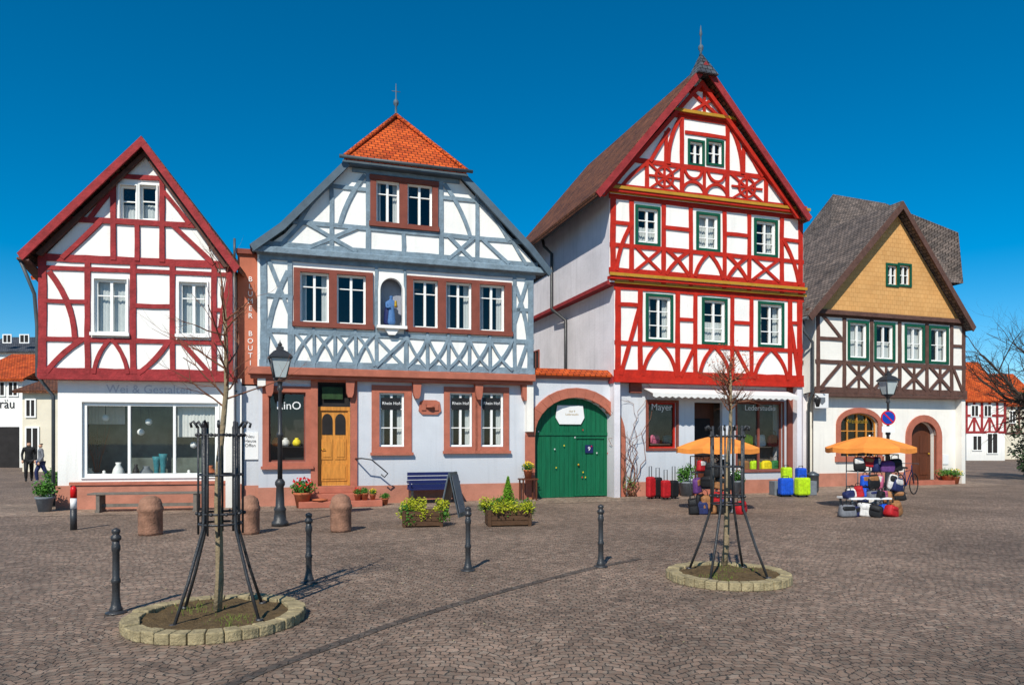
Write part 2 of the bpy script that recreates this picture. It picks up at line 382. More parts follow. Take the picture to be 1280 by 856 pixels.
def window(H, x0, y0, x1, y1, v, holes, cols=2, rows=(.68,), fmat=None, sur=None, sw=.1, cur=None, fw=.05, sill=None, main=None, proud=.04, glass=None, surname='window_surround', pos=None, depth=.1):
    u0, z0, u1, z1 = pos or H.rect(x0, y0, x1, y1, v)
    holes.append([(u0, z0), (u1, z0), (u1, z1), (u0, z1)])
    vf = v+depth-.04; vb = v+depth+.02
    mb = MB()
    mb.box(u0, u0+fw, vf, vb, z0, z1); mb.box(u1-fw, u1, vf, vb, z0, z1); mb.box(u0+fw, u1-fw, vf, vb, z0, z0+fw); mb.box(u0+fw, u1-fw, vf, vb, z1-fw, z1)
    for i in range(1, cols):
        u = u0+(u1-u0)*i/cols; ww = .032 if (main is None or i in main) else .012
        mb.box(u-ww, u+ww, vf-.01, vb-.005, z0+fw, z1-fw)
    for r in rows:
        z = z0+(z1-z0)*r; mb.box(u0+fw, u1-fw, vf+.006, vb-.01, z-.014, z+.014)
    w = mb.build('window', fmat or m_wframe, H.o)
    g = MB(); yv = vb-.008; g.add([(u0+.02, yv, z0+.02), (u1-.02, yv, z0+.02), (u1-.02, yv, z1-.02), (u0+.02, yv, z1-.02)], [[0, 1, 2, 3]]); g.build('glass', glass or m_glass, w)
    if sur:
        s_ = MB(); ring(s_, u0, z0, u1, z1, sw, v-proud, v+.02); s_.build(surname, sur, w)
    if sill:
        s_ = MB(); s_.box(u0-sw-.04, u1+sw+.04, v-.12, v-proud-.002 if sur else v, z0-sw-.03, z0-sw+.05); s_.build('sill', sill, w)
    vc = vb+.09
    if cur == 'full': curtain(w, u0+.01, u1-.01, z0, z1, vc)
    if cur == 'half': curtain(w, u0+.01, u1-.01, z0, z0+(z1-z0)*.5, vc)
    if cur == 'top': curtain(w, u0+.01, u1-.01, z0+(z1-z0)*.62, z1, vc)
    if cur == 'sides':
        k = (u1-u0)*.24; curtain(w, u0, u0+k, z0, z1, vc); curtain(w, u1-k, u1, z0, z1, vc)
    return w
class Timber:
    def __init__(s, H, v, th=.035, ws=1): s.H = H; s.v = v; s.mb = MB(); s.k = 0; s.th = th; s.ws = ws
    def raw(s, a, b, w, jit=.1):
        s.k += 1; f = s.v-s.th-(s.k % 40)*.0009; w *= s.ws
        a = Vector(a); b = Vector(b); d = b-a; L = d.length
        if L < .01: return
        d.normalize(); nn = Vector((-d.y, d.x)); k = max(1, int(L/.35))
        p1 = []; p2 = []; dr = random.uniform(-.012, .012)
        for i in range(k+1):
            q = a+d*L*i/k+nn*dr*sin(pi*i/k)
            p1.append(q+nn*w/2*(1+random.uniform(-jit, jit))); p2.append(q-nn*w/2*(1+random.uniform(-jit, jit)))
        s.mb.prism([(p.x, p.y) for p in p1+p2[::-1]], f, s.v+.004)
    def h(s, x0, x1, z, w=.17): s.raw((s.H.U(x0, s.v), z), (s.H.U(x1, s.v), z), w)
    def p(s, x, z0, z1, w=.16): s.raw((s.H.U(x, s.v), z0), (s.H.U(x, s.v), z1), w)
    def d(s, x0, z0, x1, z1, w=.14): s.raw((s.H.U(x0, s.v), z0), (s.H.U(x1, s.v), z1), w)
    def X(s, x0, z0, x1, z1, w=.12): s.d(x0, z0, x1, z1, w); s.d(x0, z1, x1, z0, w)
    def c(s, x0, z0, x1, z1, bul, w=.13, n=7):
        a = Vector((s.H.U(x0, s.v), z0)); b = Vector((s.H.U(x1, s.v), z1)); d = b-a; nn = Vector((-d.y, d.x))
        s.curve([a+d*i/n+nn*bul*4*(i/n)*(1-i/n) for i in range(n+1)], w*s.ws)
    def curve(s, pts, w):
        s.k += 1; f = s.v-s.th-(s.k % 40)*.0009; A = []; B = []
        for i in range(len(pts)):
            d = (pts[min(i+1, len(pts)-1)]-pts[max(i-1, 0)]).normalized(); nn = Vector((-d.y, d.x)); ww = w*random.uniform(.93, 1.07)
            A.append(pts[i]+nn*ww/2); B.append(pts[i]-nn*ww/2)
        if (pts[0]-pts[-1]).length < .001: A[-1] = A[0]; B[-1] = B[0]
        for i in range(len(pts)-1):
            s.mb.prism([tuple(A[i]), tuple(A[i+1]), tuple(B[i+1]), tuple(B[i])], f, s.v+.004)
    def arc(s, x, z, r, a0, a1, w=.08, n=14):
        u = s.H.U(x, s.v); s.curve([Vector((u+r*cos(a0+(a1-a0)*i/n), z+r*sin(a0+(a1-a0)*i/n))) for i in range(n+1)], w)
    def build(s, mat, name='timber_frame'): return s.mb.build(name, mat, s.H.o)
def archpts(u0, u1, z0, zs, zt, n=14):
    c = (u0+u1)/2; r = (u1-u0)/2
    return [(u0, z0), (u1, z0)]+[(c+r*cos(pi*i/n), zs+(zt-zs)*sin(pi*i/n)) for i in range(n+1)]
def archring(mb, u0, u1, z0, zs, zt, w, v0, v1, n=14):
    def L(uu0, uu1, zzt):
        c = (uu0+uu1)/2; r = (uu1-uu0)/2
        return [(uu1, z0)]+[(c+r*cos(pi*i/n), zs+(zzt-zs)*sin(pi*i/n)) for i in range(n+1)]+[(uu0, z0)]
    a = L(u0, u1, zt); b = L(u0-w, u1+w, zt+w)
    for i in range(len(a)-1): mb.prism([a[i], b[i], b[i+1], a[i+1]], v0, v1)

# ------------------------------------------------------------ ground
m_ground = Mcobble('fan_laid_setts', rgb(137, 114, 98))
m_gutter = Mcobble('gutter_setts', rgb(92, 80, 72), W=50, bw=.11, curve=0)
m_pave = Mcobble('pavement_setts', rgb(152, 128, 110), W=50, bw=.15, curve=0, rot=radians(-18))
mb = MB(); mb.add([(-400, -300, 0), (400, -300, 0), (400, 600, 0), (-400, 600, 0)], [[0, 1, 2, 3]])
g = mb.build('ground', m_ground); g['kind'] = 'structure'
def strip(name, pts, w, z, mat):
    mb = MB(); L = []; R = []
    P = [Vector(p[:2]) for p in pts]
    for i in range(len(P)):
        d = (P[min(i+1, len(P)-1)]-P[max(i-1, 0)]).normalized(); nn = Vector((-d.y, d.x)); ww = w*random.uniform(.85, 1.15)
        L.append(P[i]+nn*ww/2); R.append(P[i]-nn*ww/2)
    for i in range(len(P)-1):
        mb.add([(R[i].x, R[i].y, z), (R[i+1].x, R[i+1].y, z), (L[i+1].x, L[i+1].y, z), (L[i].x, L[i].y, z)], [[0, 1, 2, 3]])
    o = mb.build(name, mat); o['kind'] = 'structure'; return o
strip('gutter', [gp(230, 880), gp(330, 838), gp(420, 805), gp(490, 780), gp(560, 758), gp(620, 741), gp(680, 725), gp(740, 710), gp(800, 698)], .115, .005, m_gutter)
mb = MB()
edge = [(-14.5, 15.9), (-7.0, 17.3), (-4.0, 18.2), (0.9, 19.9), (4.0, 20.9), (10.6, 23.2), (13, 25.6), (19.5, 27.9)]
back = [(-14.5, 19.5), (-7.0, 20.8), (-4.0, 21.0), (.9, 22.6), (4.0, 23.6), (10.6, 26), (13, 28.6), (19.5, 31.2)]
for i in range(len(edge)-1):
    mb.add([(edge[i][0], edge[i][1], .006), (edge[i+1][0], edge[i+1][1], .006), (back[i+1][0], back[i+1][1], .006), (back[i][0], back[i][1], .006)], [[0, 1, 2, 3]])
o = mb.build('pavement', m_pave); o['kind'] = 'structure'
random.seed(77); mb = MB()
for i in range(260):
    cx, cy = random.choice([(-2.8, 7.1), (2.7, 9.2), (-1, 10), (0, 8)]); x = random.gauss(cx, 1.6); y = max(4.5, random.gauss(cy, 1.6)); a = random.uniform(0, 6.3); s_ = random.uniform(.008, .022)
    mb.add([(x-s_*cos(a), y-s_*sin(a), .012), (x+s_*.5*sin(a), y-s_*.5*cos(a), .014), (x+s_*cos(a), y+s_*sin(a), .018), (x-s_*.5*sin(a), y+s_*.5*cos(a), .013)], [[0, 1, 2, 3]])
o = mb.build('fallen_leaves', m_kerb); o['kind'] = 'stuff'; o['label'] = 'dry leaf scraps scattered over the setts round the young trees'; o['category'] = 'leaves'

A18 = radians(18.05)
# ------------------------------------------------------------ HOUSE 1
H = House('timbered_house', 'narrow house with crimson timbers and a wide three-pane shop window', 'house', (-11.42, 18.1), radians(10.6))
vu = -.25; holes = []; uR = H.U(302); zj = H.Z(72, 470)
w = window(H, 103, 503, 273, 596, 0, holes, cols=3, rows=(), fw=.09, glass=m_shopglass, sur=m_wframe, sw=.03, depth=.08)
wall('ground_floor_wall', [(0, 0), (uR, 0), (uR, zj), (0, zj)], holes, 0, .1, m_white, H.o)
mb = MB(); z = H.Z(72, 601)
mb.box(-.03, uR, -.05, -.001, 0, z-.12); mb.build('plinth', m_plinth, H.o)
mb = MB(); mb.box(H.U(88), H.U(285), -.09, -.002, z-.11, z-.03); mb.build('sill', m_sand, H.o)
gh = []; zt0 = H.Z(60, 322, vu)
uL = H.U(49, vu); uR2 = H.U(292, vu)
z0b = H.Z(60, 466, vu); zr = H.Z(140, 424, vu); zh = H.Z(140, 343, vu)
for a in ((118, 349, 159, 417), (224, 353, 259, 419)):
    window(H, *a, vu, gh, cols=2, rows=(.7,), cur='full', fw=.06, sur=m_wframe, sw=.035, sill=m_wframe)
window(H, 150, 232, 171, 275, vu, gh, cols=1, rows=(.55,), cur='half', sur=m_wframe, sw=.03)
window(H, 175, 232, 196, 275, vu, gh, cols=1, rows=(.55,), cur='half', sur=m_wframe, sw=.03)
vr = -.6
ap = H.P(177, 170, vr); eL = H.P(22, 316, vr); eR = H.P(300, 333, vr)
wall('upper_wall', [(uL, zj), (uR2, zj), (uR2, zt0-.1), (ap[0], ap[1]-.35), (uL, zt0-.1)], gh, vu, .2, m_white, H.o)
mb = MB(); mb.box(uL, uL+.2, vu+.01, 9, zj, zt0-.15); mb.box(0, .2, .13, 9, 0, zj); mb.box(uR2-.2, uR2, vu+.01, 9, 0, zt0-.15); mb.box(uL+.2, uR2-.2, 8.8, 9, 0, zt0-.15)
mb.prism([(uL+.02, zt0-.15), (uR2-.02, zt0-.15), (ap[0], ap[1]-.5)], 8.8, 9); mb.build('side_wall', m_ivory, H.o)
mb = MB(); mb.box(uL+.2, uR2-.2, 1.3, 1.35, zj-.1, zt0-.2); mb.box(ap[0]-.8, ap[0]+.8, 1.3, 1.35, zt0-.19, ap[1]-1.6); mb.build('room_shade_backing', m_dark, H.o)  # added backing sheets, room darkness put into their colour
mb = MB(); mb.box(.21, uR2-.21, 1.35, 1.4, 0, zj-.15); mb.box(.21, uR2-.21, .14, 1.35, .5, .6); mb.build('display_back', m_innerpale, H.o)
T = Timber(H, vu, ws=.84)
T.h(47, 293, z0b, .29); T.h(49, 292, zt0, .22); T.h(52, 290, zr-.03, .14); T.h(52, 290, zh+.1, .13)
for x, ww in ((53, .22), (110, .15), (167, .17), (216, .15), (268, .15), (287, .19)): T.p(x, z0b, zt0, ww)
zm = (zr+zh)/2
T.h(53, 110, zm+.1, .12); T.h(167, 216, zm+.05, .13)
T.c(58, z0b, 104, zr-.02, .05, .15); T.c(62, zh-.0, 94, zr, .08, .15)
T.c(172, z0b, 212, zr, -.05, .14); T.d(265, z0b, 226, zr, .13); T.d(272, zr, 286, zh, .12); T.h(268, 287, zm, .12)
T.c(118, z0b, 138, zr, .08, .11); T.c(160, z0b, 140, zr, -.08, .11)
zc = H.Z(177, 278, vu); zc2 = H.Z(177, 222, vu)
T.h(80, 262, zc-.02, .16); T.h(138, 212, zc2, .13)
T.p(142, zt0, zc2, .15); T.p(203, zt0, zc2, .15); T.p(172, zt0, zc, .13)
T.d(78, zt0, 128, zc, .14); T.d(268, zt0, 214, zc, .14)
T.d(112, zc, 140, zc+.75, .12); T.d(238, zc, 205, zc+.8, .12)
T.build(m_crimson)
mb = MB(); mb.box(uL, uR2+.05, vu-.06, .0, zj-.1, zj+.03); mb.build('jetty_beam', m_crimson, H.o)
mb = MB(); mb.prism([eL, ap, eR, (eR[0]-.03, eR[1]-.12), (ap[0], ap[1]-.15), (eL[0]+.03, eL[1]-.12)], vr, 9.3); mb.build('roof', m_tile_br, H.o)
for e, sgn in ((eL, 1), (eR, -1)):
    mb = MB(); mb.prism([(e[0], e[1]-.02), (ap[0]+.0, ap[1]-.02), (ap[0], ap[1]-.28), (e[0]+sgn*.12, e[1]-.18)], vr-.05-.002*sgn, vr-.004); mb.build('verge_board', m_crimson, H.o)
    mb = MB(); mb.prism([(e[0]+sgn*.3, e[1]+.05), (ap[0], ap[1]-.28), (ap[0], ap[1]-.42), (e[0]+sgn*.42, e[1]-.0)], vr+.2, vu-.06-.002*sgn); mb.build('rafter', m_brown, H.o)
mb = MB()
mb.slab([(eL[0]-.02, vr, eL[1]-.1), (eL[0]+.25, vr, eL[1]-.14), (uL+.05, 2.0, zt0-.9), (uL-.3, 2.0, zt0-.9)], .05); mb.build('eave_board', m_brown, H.o)
mb = MB(); q = (eL[0]+.02, vr+.05, eL[1]-.12)
mb.tube([q, (uL-.15, vu+.1, eL[1]-.9), (uL-.09, vu+.1, eL[1]-1.7), (uL-.09, vu+.1, zj), (-.12, .05, zj-.5), (-.12, .05, .1)], .045); mb.build('downpipe', m_zinc, H.o)
text('Wei & Gestalten', 'shop_lettering', H.o, (H.U(187), -.006, H.Z(187, 487)), .3, m_lgrey, ext=.002)
H1 = H
def vase(label, px, v, z, prof, mat, HH, cat='vase', name='vase', group=None):
    mb = MB(); mb.lathe(prof, seg=18); return single(mb, name, mat, label, cat, HH.W(HH.U(px, v), v, z), 0, group)
pv = [(.1, 0), (.17, .08), (.2, .2), (.15, .33), (.07, .42), (.09, .47)]; bowl = [(.12, 0), (.22, .05), (.28, .16), (.24, .2), (.1, .27), (.03, .3), (.04, .35), (.005, .37)]
boot = [(.09, 0), (.08, .1), (.06, .35), (.09, .6), (.11, .72)]
vase('white lidded tureen in the left pane of the wide shop window', 130, .4, .6, bowl, m_signw, H1, 'tureen', 'tureen')
vase('small cream vase at the left edge of the wide shop window', 112, .6, .6, [(a*.7, b*.9) for a, b in pv], m_cream, H1)
vase('tall teal vase in the middle pane, left of its pair', 196, .6, .6, boot, MC['teal'], H1)
vase('tall teal vase in the middle pane, right of its pair', 204, .5, .6, [(a, b*1.1) for a, b in boot], MC['teal'], H1)
vase('round grey urn in the middle pane beside the teal vases', 183, .5, .6, pv, m_greypot, H1, 'urn', 'urn')
vase('white bowl with lid in the right pane of the shop window', 236, .4, .6, bowl, m_signw, H1, 'bowl', 'bowl')
vase('terracotta jug at the right end of the wide shop window', 262, .6, .6, pv, m_terr, H1, 'jug', 'jug')
vase('tall white vase in the left pane behind the tureen', 148, .7, .6, [(a*.8, b*1.2) for a, b in pv], m_signw, H1)
vase('small black bottle vase in the middle pane, leftmost there', 170, .5, .6, [(a*.5, b*1.1) for a, b in pv], m_black, H1)
random.seed(12)
r = thing('twig_arrangement', 'dry twigs standing in a glass at the left of the shop window', 'decoration', H1.W(H1.U(121, .75), .75, .6))
mb = MB(); mb.lathe([(.06, 0), (.07, .3)], seg=10); mb.build('vessel', m_greypot, r); mb = MB()
for i in range(14):
    a = random.uniform(0, 6.3); mb.tube([(0, 0, .1), (.12*cos(a), .08*sin(a), .7), (.35*cos(a), .12*sin(a), 1.2+random.uniform(-.2, .4))], [.008, .006, .003], 4)
mb.leaves((0, 0, 1.1), (.35, .14, .4), 70, .03, 1, .1); mb.build('twigs', [m_twig, m_leafd], r)
for px, yy, nm in ((132, 522, 'small white ball lamp in the left pane of the shop window'), (176, 540, 'small white ball lamp, lower of two in the middle pane'), (186, 527, 'small white ball lamp, higher of two in the middle pane'), (242, 556, 'small white ball lamp in the right pane of the shop window')):
    r = thing('pendant_lamp', nm, 'lamp', H1.W(H1.U(px, .5), .5, H1.Z(px, yy, .5)))
    MB().ball((0, 0, 0), .09).build('lamp_shade', m_signw, r); MB().tube([(0, 0, .08), (0, 0, 2.95-H1.Z(px, yy, .5))], .008, 5).build('cord', m_black, r)
curtain(w, H1.U(222, .25), H1.U(271, .25), H1.Z(250, 546, .25), H1.Z(250, 503, .25), .25)
curtain(w, H1.U(104, .9), H1.U(156, .9), H1.Z(130, 530, .9), H1.Z(130, 503, .9), .9)

# ------------------------------------------------------------ narrow sign wall between house 1 and 2
H = House('shop_wall', 'narrow salmon wall strip with vertical white letters above a pale base', 'wall', (-7.2, 19.05), radians(14))
u0 = H.U(297); u1 = H.U(326)
mb = MB(); mb.box(u0, u1, 0, .3, H.Z(310, 480), H.Z(310, 318)); mb.build('sign_board', m_salmon, H.o)
mb = MB(); mb.box(u0, u1, .02, .3, 0, H.Z(310, 482)); mb.build('wall', m_bluewall, H.o)
mb = MB(); mb.box(u0, u1-.02, -.04, .018, 0, .55); mb.build('plinth', m_plinth, H.o)
mb = MB(); mb.box(u0-.03, u1+.03, -.08, .35, H.Z(310, 318), H.Z(310, 312)); mb.build('coping', m_sanddark, H.o)
text('\n'.join('BLUMER'), 'vertical_lettering', H.o, (H.U(313), -.01, H.Z(312, 372)), .19, m_letw, line=1.02)
text('\n'.join('BOUTIK'), 'vertical_lettering', H.o, (H.U(313), -.01, H.Z(312, 440)), .19, m_letw, line=1.02)
mb = MB(); mb.box(H.U(304), H.U(323), -.03, .018, H.Z(312, 574), H.Z(312, 540)); b_ = mb.build('notice_board', m_signw, H.o)
text('Neu\nHeute\nOffen', 'notice_text', H.o, (H.U(313), -.034, H.Z(313, 551)), .12, m_black, ext=.001)
mb = MB(); up = H.U(294)
mb.tube([(up, -.14, .1), (up, -.14, H.Z(294, 330))], .05, 8); mb.tube([(up, -.14, H.Z(294, 330)), (up, -.14, H.Z(294, 300))], .03, 8)
for zz in (1.2, 3, 4.6): mb.box(up-.07, up+.07, -.2, .0, zz, zz+.05)
mb.build('downpipe', m_zinc, H.o)

# ------------------------------------------------------------ HOUSE 2
H = House('timbered_house', 'wide house with blue-grey timbers, orange hipped roof top and a saint in a niche', 'house', (-6.69, 19.0), A18)
H2 = H; holes = []; uE = H.U(655); zc = H.Z(345, 474)
window(H, 336, 490, 382, 577, 0, holes, cols=1, rows=(), fmat=m_sanddark, sur=m_sand, sw=.16, glass=m_shopglass, fw=.04, sill=m_sand)
window(H, 474, 491, 505, 558, 0, holes, cols=2, rows=(.7, .35), sur=m_sand, sw=.21, cur='sides', sill=m_sand, depth=.1)
window(H, 562, 491, 590, 558, 0, holes, cols=2, rows=(.7, .35), sur=m_sand, sw=.17, cur='sides', sill=m_sand, depth=.1)
window(H, 601, 491, 629, 558, 0, holes, cols=2, rows=(.7, .35), sur=m_sand, sw=.168, cur='sides', sill=m_sand, depth=.1)
du0, dz0, du1, dz1 = H.rect(397, 478, 438, 607)
holes.append([(du0, dz0), (du1, dz0), (du1, dz1), (du0, dz1)])
wall('ground_floor_wall', [(0, 0), (uE, 0), (uE, zc+.05), (0, zc+.05)], holes, 0, .16, m_bluewall, H.o)
mb = MB(); mb.box(du0-.18, du0, -.06, .1, 0, dz1); mb.box(du1, du1+.18, -.06, .1, 0, dz1); mb.box(du0-.18, du1+.18, -.07, .1, dz1, dz1+.1); mb.build('door_surround', m_sand, H.o)
zdt = H.Z(417, 510)
d = MB()
d.box(du0, du1, .12, .18, dz0, zdt)
for (a, b, c_, e_) in ((.1, .9, .06, .28), (.12, .46, .34, .6), (.54, .88, .34, .6)):
    d.box(du0+(du1-du0)*a, du0+(du1-du0)*b, .1, .125, dz0+(zdt-dz0)*c_, dz0+(zdt-dz0)*e_)
    d.box(du0+(du1-du0)*(a+.05), du0+(du1-du0)*(b-.05), .085, .1, dz0+(zdt-dz0)*(c_+.03), dz0+(zdt-dz0)*(e_-.03))
d.box(du0, du0+.06, .08, .12, dz0, zdt); d.box(du1-.06, du1, .08, .12, dz0, zdt); d.box(du0, du1, .07, .12, zdt-.06, zdt+.04)
d = d.build('door', m_door, H.o)
for a, b in ((.14, .46), (.54, .86)):
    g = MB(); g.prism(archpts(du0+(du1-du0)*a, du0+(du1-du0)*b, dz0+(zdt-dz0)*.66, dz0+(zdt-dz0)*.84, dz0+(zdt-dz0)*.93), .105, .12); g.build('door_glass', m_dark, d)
MB().tube([(du0+.1, .1, dz0+1.0), (du0+.1, .04, dz0+1.0), (du0+.2, .04, dz0+1.0)], .012).build('door_handle', m_gold, d)
mb = MB(); mb.box(du0+.12, du1-.2, .06, .08, dz1-.45, dz1-.12); t_ = mb.build('transom_sign', m_leafd, d)
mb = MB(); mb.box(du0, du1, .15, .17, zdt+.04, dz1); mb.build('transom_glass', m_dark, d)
mb = MB(); ring(mb, du0+.04, zdt+.08, du1-.04, dz1-.04, .04, .1, .15); mb.build('transom_frame', m_black, d)
mb = MB(); zp_ = H.Z(500, 606); mb.box(0, du0-.18, -.06, -.001, 0, zp_); mb.build('plinth', m_plinth, H.o)
mb = MB(); mb.box(du1+.18, uE, -.06, -.001, 0, zp_); mb.build('plinth', m_plinth, H.o)
mb = MB(); mb.box(H.U(372), H.U(472), -1.0, -.07, .006, .17); mb.box(H.U(384), H.U(455), -.7, -.065, .17, .34); mb.box(du0-.1, du1+.1, -.4, .1, .34, dz0); mb.build('doorstep', m_sand, H.o, bevel=.015)
vc = -.36; mb = MB()
mb.box(-.25, H.U(670, vc), vc, .02, zc+.1, zc+.3); mb.box(-.2, H.U(668, vc), vc+.12, .02, zc, zc+.098); mb.build('cornice', m_sand, H.o, bevel=.02)
for x in (337, 437, 520, 597, 655):
    mb = MB(); u = H.U(x); zb = zc-.002; mb.prism([(u-.12, zb), (u+.12, zb), (u+.09, zb-.35), (u+.05, zb-.45), (u-.05, zb-.45), (u-.09, zb-.35)], -.2, -.001)
    mb.build('console', m_sand, H.o)
mb = MB(); u, z, u_, z_ = H.rect(523, 500, 551, 518)
mb.prism([(u, z+.1), (u+.1, z), (u_-.1, z), (u_, z+.1), (u_-.04, z_-.05), (u_-.15, z_), (u+.15, z_), (u+.04, z_-.05)], -.05, -.001)
mb.lathe([(.1, -.02), (.13, 0), (.08, .04)], ((u+u_)/2, -.06, (z+z_)/2), 10)
mb.box(u+.08, u+.2, -.08, -.05, z+.12, z_-.1); mb.box(u_-.2, u_-.08, -.08, -.05, z+.12, z_-.1); mb.build('stone_crest', m_sand, H.o)
mb = MB(); hz = H.Z(463, 573)
P_ = [(H.U(444), -.05, hz), (H.U(450), -.45, hz+.02), (H.U(462), -.45, hz-.02), (H.U(476), -.45, hz-.28), (H.U(482), -.42, hz-.4), (H.U(478), -.4, hz-.5), (H.U(474), -.4, hz-.42)]
mb.tube(P_, .02, 6); mb.build('handrail', m_iron, H.o)
text('RinO', 'window_lettering', H.o, (H.U(361), .05, H.Z(358, 507)), .3, m_letw, ext=.002)
for x in (489, 576, 615):
    mb = MB(); uu = H.U(x); mb.box(uu-.26, uu+.26, .042, .05, H.Z(x, 512), H.Z(x, 497)); p_ = mb.build('window_panel', m_black, H.o)
    text('Rhein Hof', 'window_lettering', p_, (H.U(x), .038, H.Z(x, 504)), .12, m_letw, ext=.001)
vu = -.22; gh = []; z0b = zc+.3; ztop = H.Z(345, 322, vu); zr = H.Z(380, 409, vu)
zw1 = H.Z(390, 341, vu); zw0 = H.Z(390, 403, vu)
for i, a in enumerate(((375, 411), (421, 457), (516, 547), (557, 589), (599, 630))):
    window(H, 0, 0, 0, 0, vu, gh, cols=2, rows=(.72,), pos=(H.U(a[0], vu), zw0, H.U(a[1], vu), zw1), fw=.05, cur=['sides', None, None, 'sides', 'sides'][i])
for xs in ((367, 375, 411, 421, 457, 466), (508, 516, 547, 557, 589, 599, 630, 639)):
    mb = MB(); us = [H.U(x, vu) for x in xs]
    for i in range(0, len(us), 2): mb.box(us[i], us[i+1], vu-.07, vu+.02, zw0, zw1)
    mb.box(us[0]-.03, us[-1]+.03, vu-.1, vu+.02, zw0-.13, zw0); mb.box(us[0], us[-1], vu-.072, vu+.02, zw1, zw1+.1)
    mb.build('window_surround', m_sanddark, H.o)
nu0, nz0, nu1, nz1 = H.rect(475, 348, 503, 408, vu); na = archpts(nu0, nu1, nz0, nz1-.35, nz1)
gh.append(na)
m_niche = M('niche_plaster', rgb(150, 154, 164), .9, .2, 3, .3)
mb = MB(); mb.box(nu0-.05, nu1+.05, vu+.3, vu+.34, nz0-.05, nz1+.1); mb.box(nu0-.05, nu0, vu+.1, vu+.3, nz0, nz1); mb.box(nu1, nu1+.05, vu+.1, vu+.3, nz0, nz1); mb.build('niche', m_niche, H.o)
mb = MB(); archring(mb, nu0, nu1, nz0, nz1-.35, nz1, .06, vu-.06, vu+.02); mb.box(nu0-.1, nu1+.1, vu-.22, vu+.1, nz0-.08, nz0); mb.prism([(nu0+.1, nz0-.08), (nu1-.1, nz0-.08), (nu1-.22, nz0-.25), (nu0+.22, nz0-.25)], vu-.15, vu-.05); mb.build('niche_surround', m_white, H.o)
vg = -.3
zg0 = H.Z(345, 312, vg)
ggh = []
window(H, 470, 227, 499, 279, vg, ggh, cols=2, rows=(.7,), sur=None, cur='sides')
window(H, 509, 231, 540, 283, vg, ggh, cols=2, rows=(.7,), sur=None)
mb = MB(); q = ggh[0]; r_ = ggh[1]
a0 = q[0][0]-.16; a1 = r_[1][0]+.16; b0 = q[0][1]; b1 = q[2][1]
mb.box(a0, q[0][0], vg-.07, vg+.02, b0, b1); mb.box(q[1][0], r_[0][0], vg-.07, vg+.02, b0, b1); mb.box(r_[1][0], a1, vg-.07, vg+.02, b0, b1)
mb.box(a0-.03, a1+.03, vg-.1, vg+.02, b0-.13, b0); mb.box(a0-.02, a1+.02, vg-.09, vg+.02, b1, b1+.12)
ggh[1] = [(r_[0][0], b0), (r_[1][0], b0), (r_[1][0], b1), (r_[0][0], b1)]
mb.build('window_surround', m_sanddark, H.o)
uL = 0-.02; uR = H.U(667, vu)
wall('upper_wall', [(uL, z0b-.1), (uR, z0b-.1), (uR, zg0+.05), (uL, zg0+.05)], gh, vu, .12, m_white, H.o)
vr = -.5
eL = H.P(312, 305, vr); tL = H.P(433, 203, vr); tR = H.P(580, 212, vr); eR = H.P(690, 345, vr)
eL = (eL[0], (eL[1]+eR[1])/2+.1); eR = (eR[0], eL[1]-.08); tz = (tL[1]+tR[1])/2; tL = (tL[0], tz); tR = (tR[0], tz)
kL = (eL[0]+.75, eL[1]+.62); kR = (eR[0]-.6, eR[1]+.68)
wall('gable_wall', [(eL[0]+.3, zg0), (eR[0]-.3, zg0), (kR[0]-.12, kR[1]-.2), (tR[0]-.1, tR[1]-.1), (tL[0]+.1, tL[1]-.1), (kL[0]+.12, kL[1]-.2)], ggh, vg, .12, m_white, H.o)
D = 9
mb = MB(); mb.box(uL, uL+.2, vu+.01, D, zc-.2, zg0); mb.box(uR-.2, uR, vu+.01, D, 2, zg0); mb.box(0.01, .2, .23, D, 0, zc-.2); mb.box(uE-.2, uE-.01, .23, D, 0, zc-.05); mb.box(.2, uR-.2, D-.2, D-.01, 0, zg0)
mb.build('side_wall', m_ivory, H.o)
mb = MB(); mb.box(uL+.2, uR-.2, 1.2, 1.25, 0, zg0); mb.box(tL[0]+.2, tR[0]-.2, 1.2, 1.25, zg0+.001, tz-.2); mb.build('room_shade_backing', m_dark, H.o)  # dark sheets added behind the windows to stand for unlit rooms
mb = MB(); mb.box(H.U(330), H.U(388), .6, .65, .4, zc-.1); mb.box(H.U(330), H.U(388), .17, .6, .75, .8); mb.box(H.U(332), H.U(386), .35, .6, 1.55, 1.58); mb.build('display_back', m_dark, H.o)
T = Timber(H, vu, ws=.82)
T.h(324, 668, z0b+.1, .22); T.h(326, 667, zr-.12, .15); T.h(324, 669, ztop+.02, .22); T.h(327, 366, (zw0+zw1)/2, .12); T.h(640, 666, (zw0+zw1)/2, .12)
for x, ww in ((329, .2), (362, .14), (470.5, .1), (506, .08), (643, .12), (663, .19)): T.p(x, z0b, ztop, ww)
xs = [366, 392, 418, 444, 468]
for a, b in zip(xs, xs[1:]): T.p(a, z0b, zr, .09); T.c(a, z0b+.1, b, zr-.1, .07, .09); T.c(a, zr-.1, b, z0b+.1, .07, .09)
xs = [508, 534, 560, 586, 612, 640]
for a, b in zip(xs, xs[1:]): T.p(a, z0b, zr, .09); T.c(a, z0b+.1, b, zr-.1, -.07, .09); T.c(a, zr-.1, b, z0b+.1, -.07, .09)
T.X(470, z0b+.1, 506, zr-.2, .1)
T.c(332, z0b+.1, 360, zw1, .06, .14); T.d(334, ztop, 362, zw0+.2, .12); T.c(332, zr, 360, z0b, 0, .12)
T.c(661, z0b+.1, 644, zw1, -.06, .14); T.d(660, ztop, 643, zw0+.3, .12); T.d(645, z0b, 661, zr, .12)
T.build(m_blue)
T = Timber(H, vg, ws=.82); zr1 = b0-.2; zr2 = b0+.75
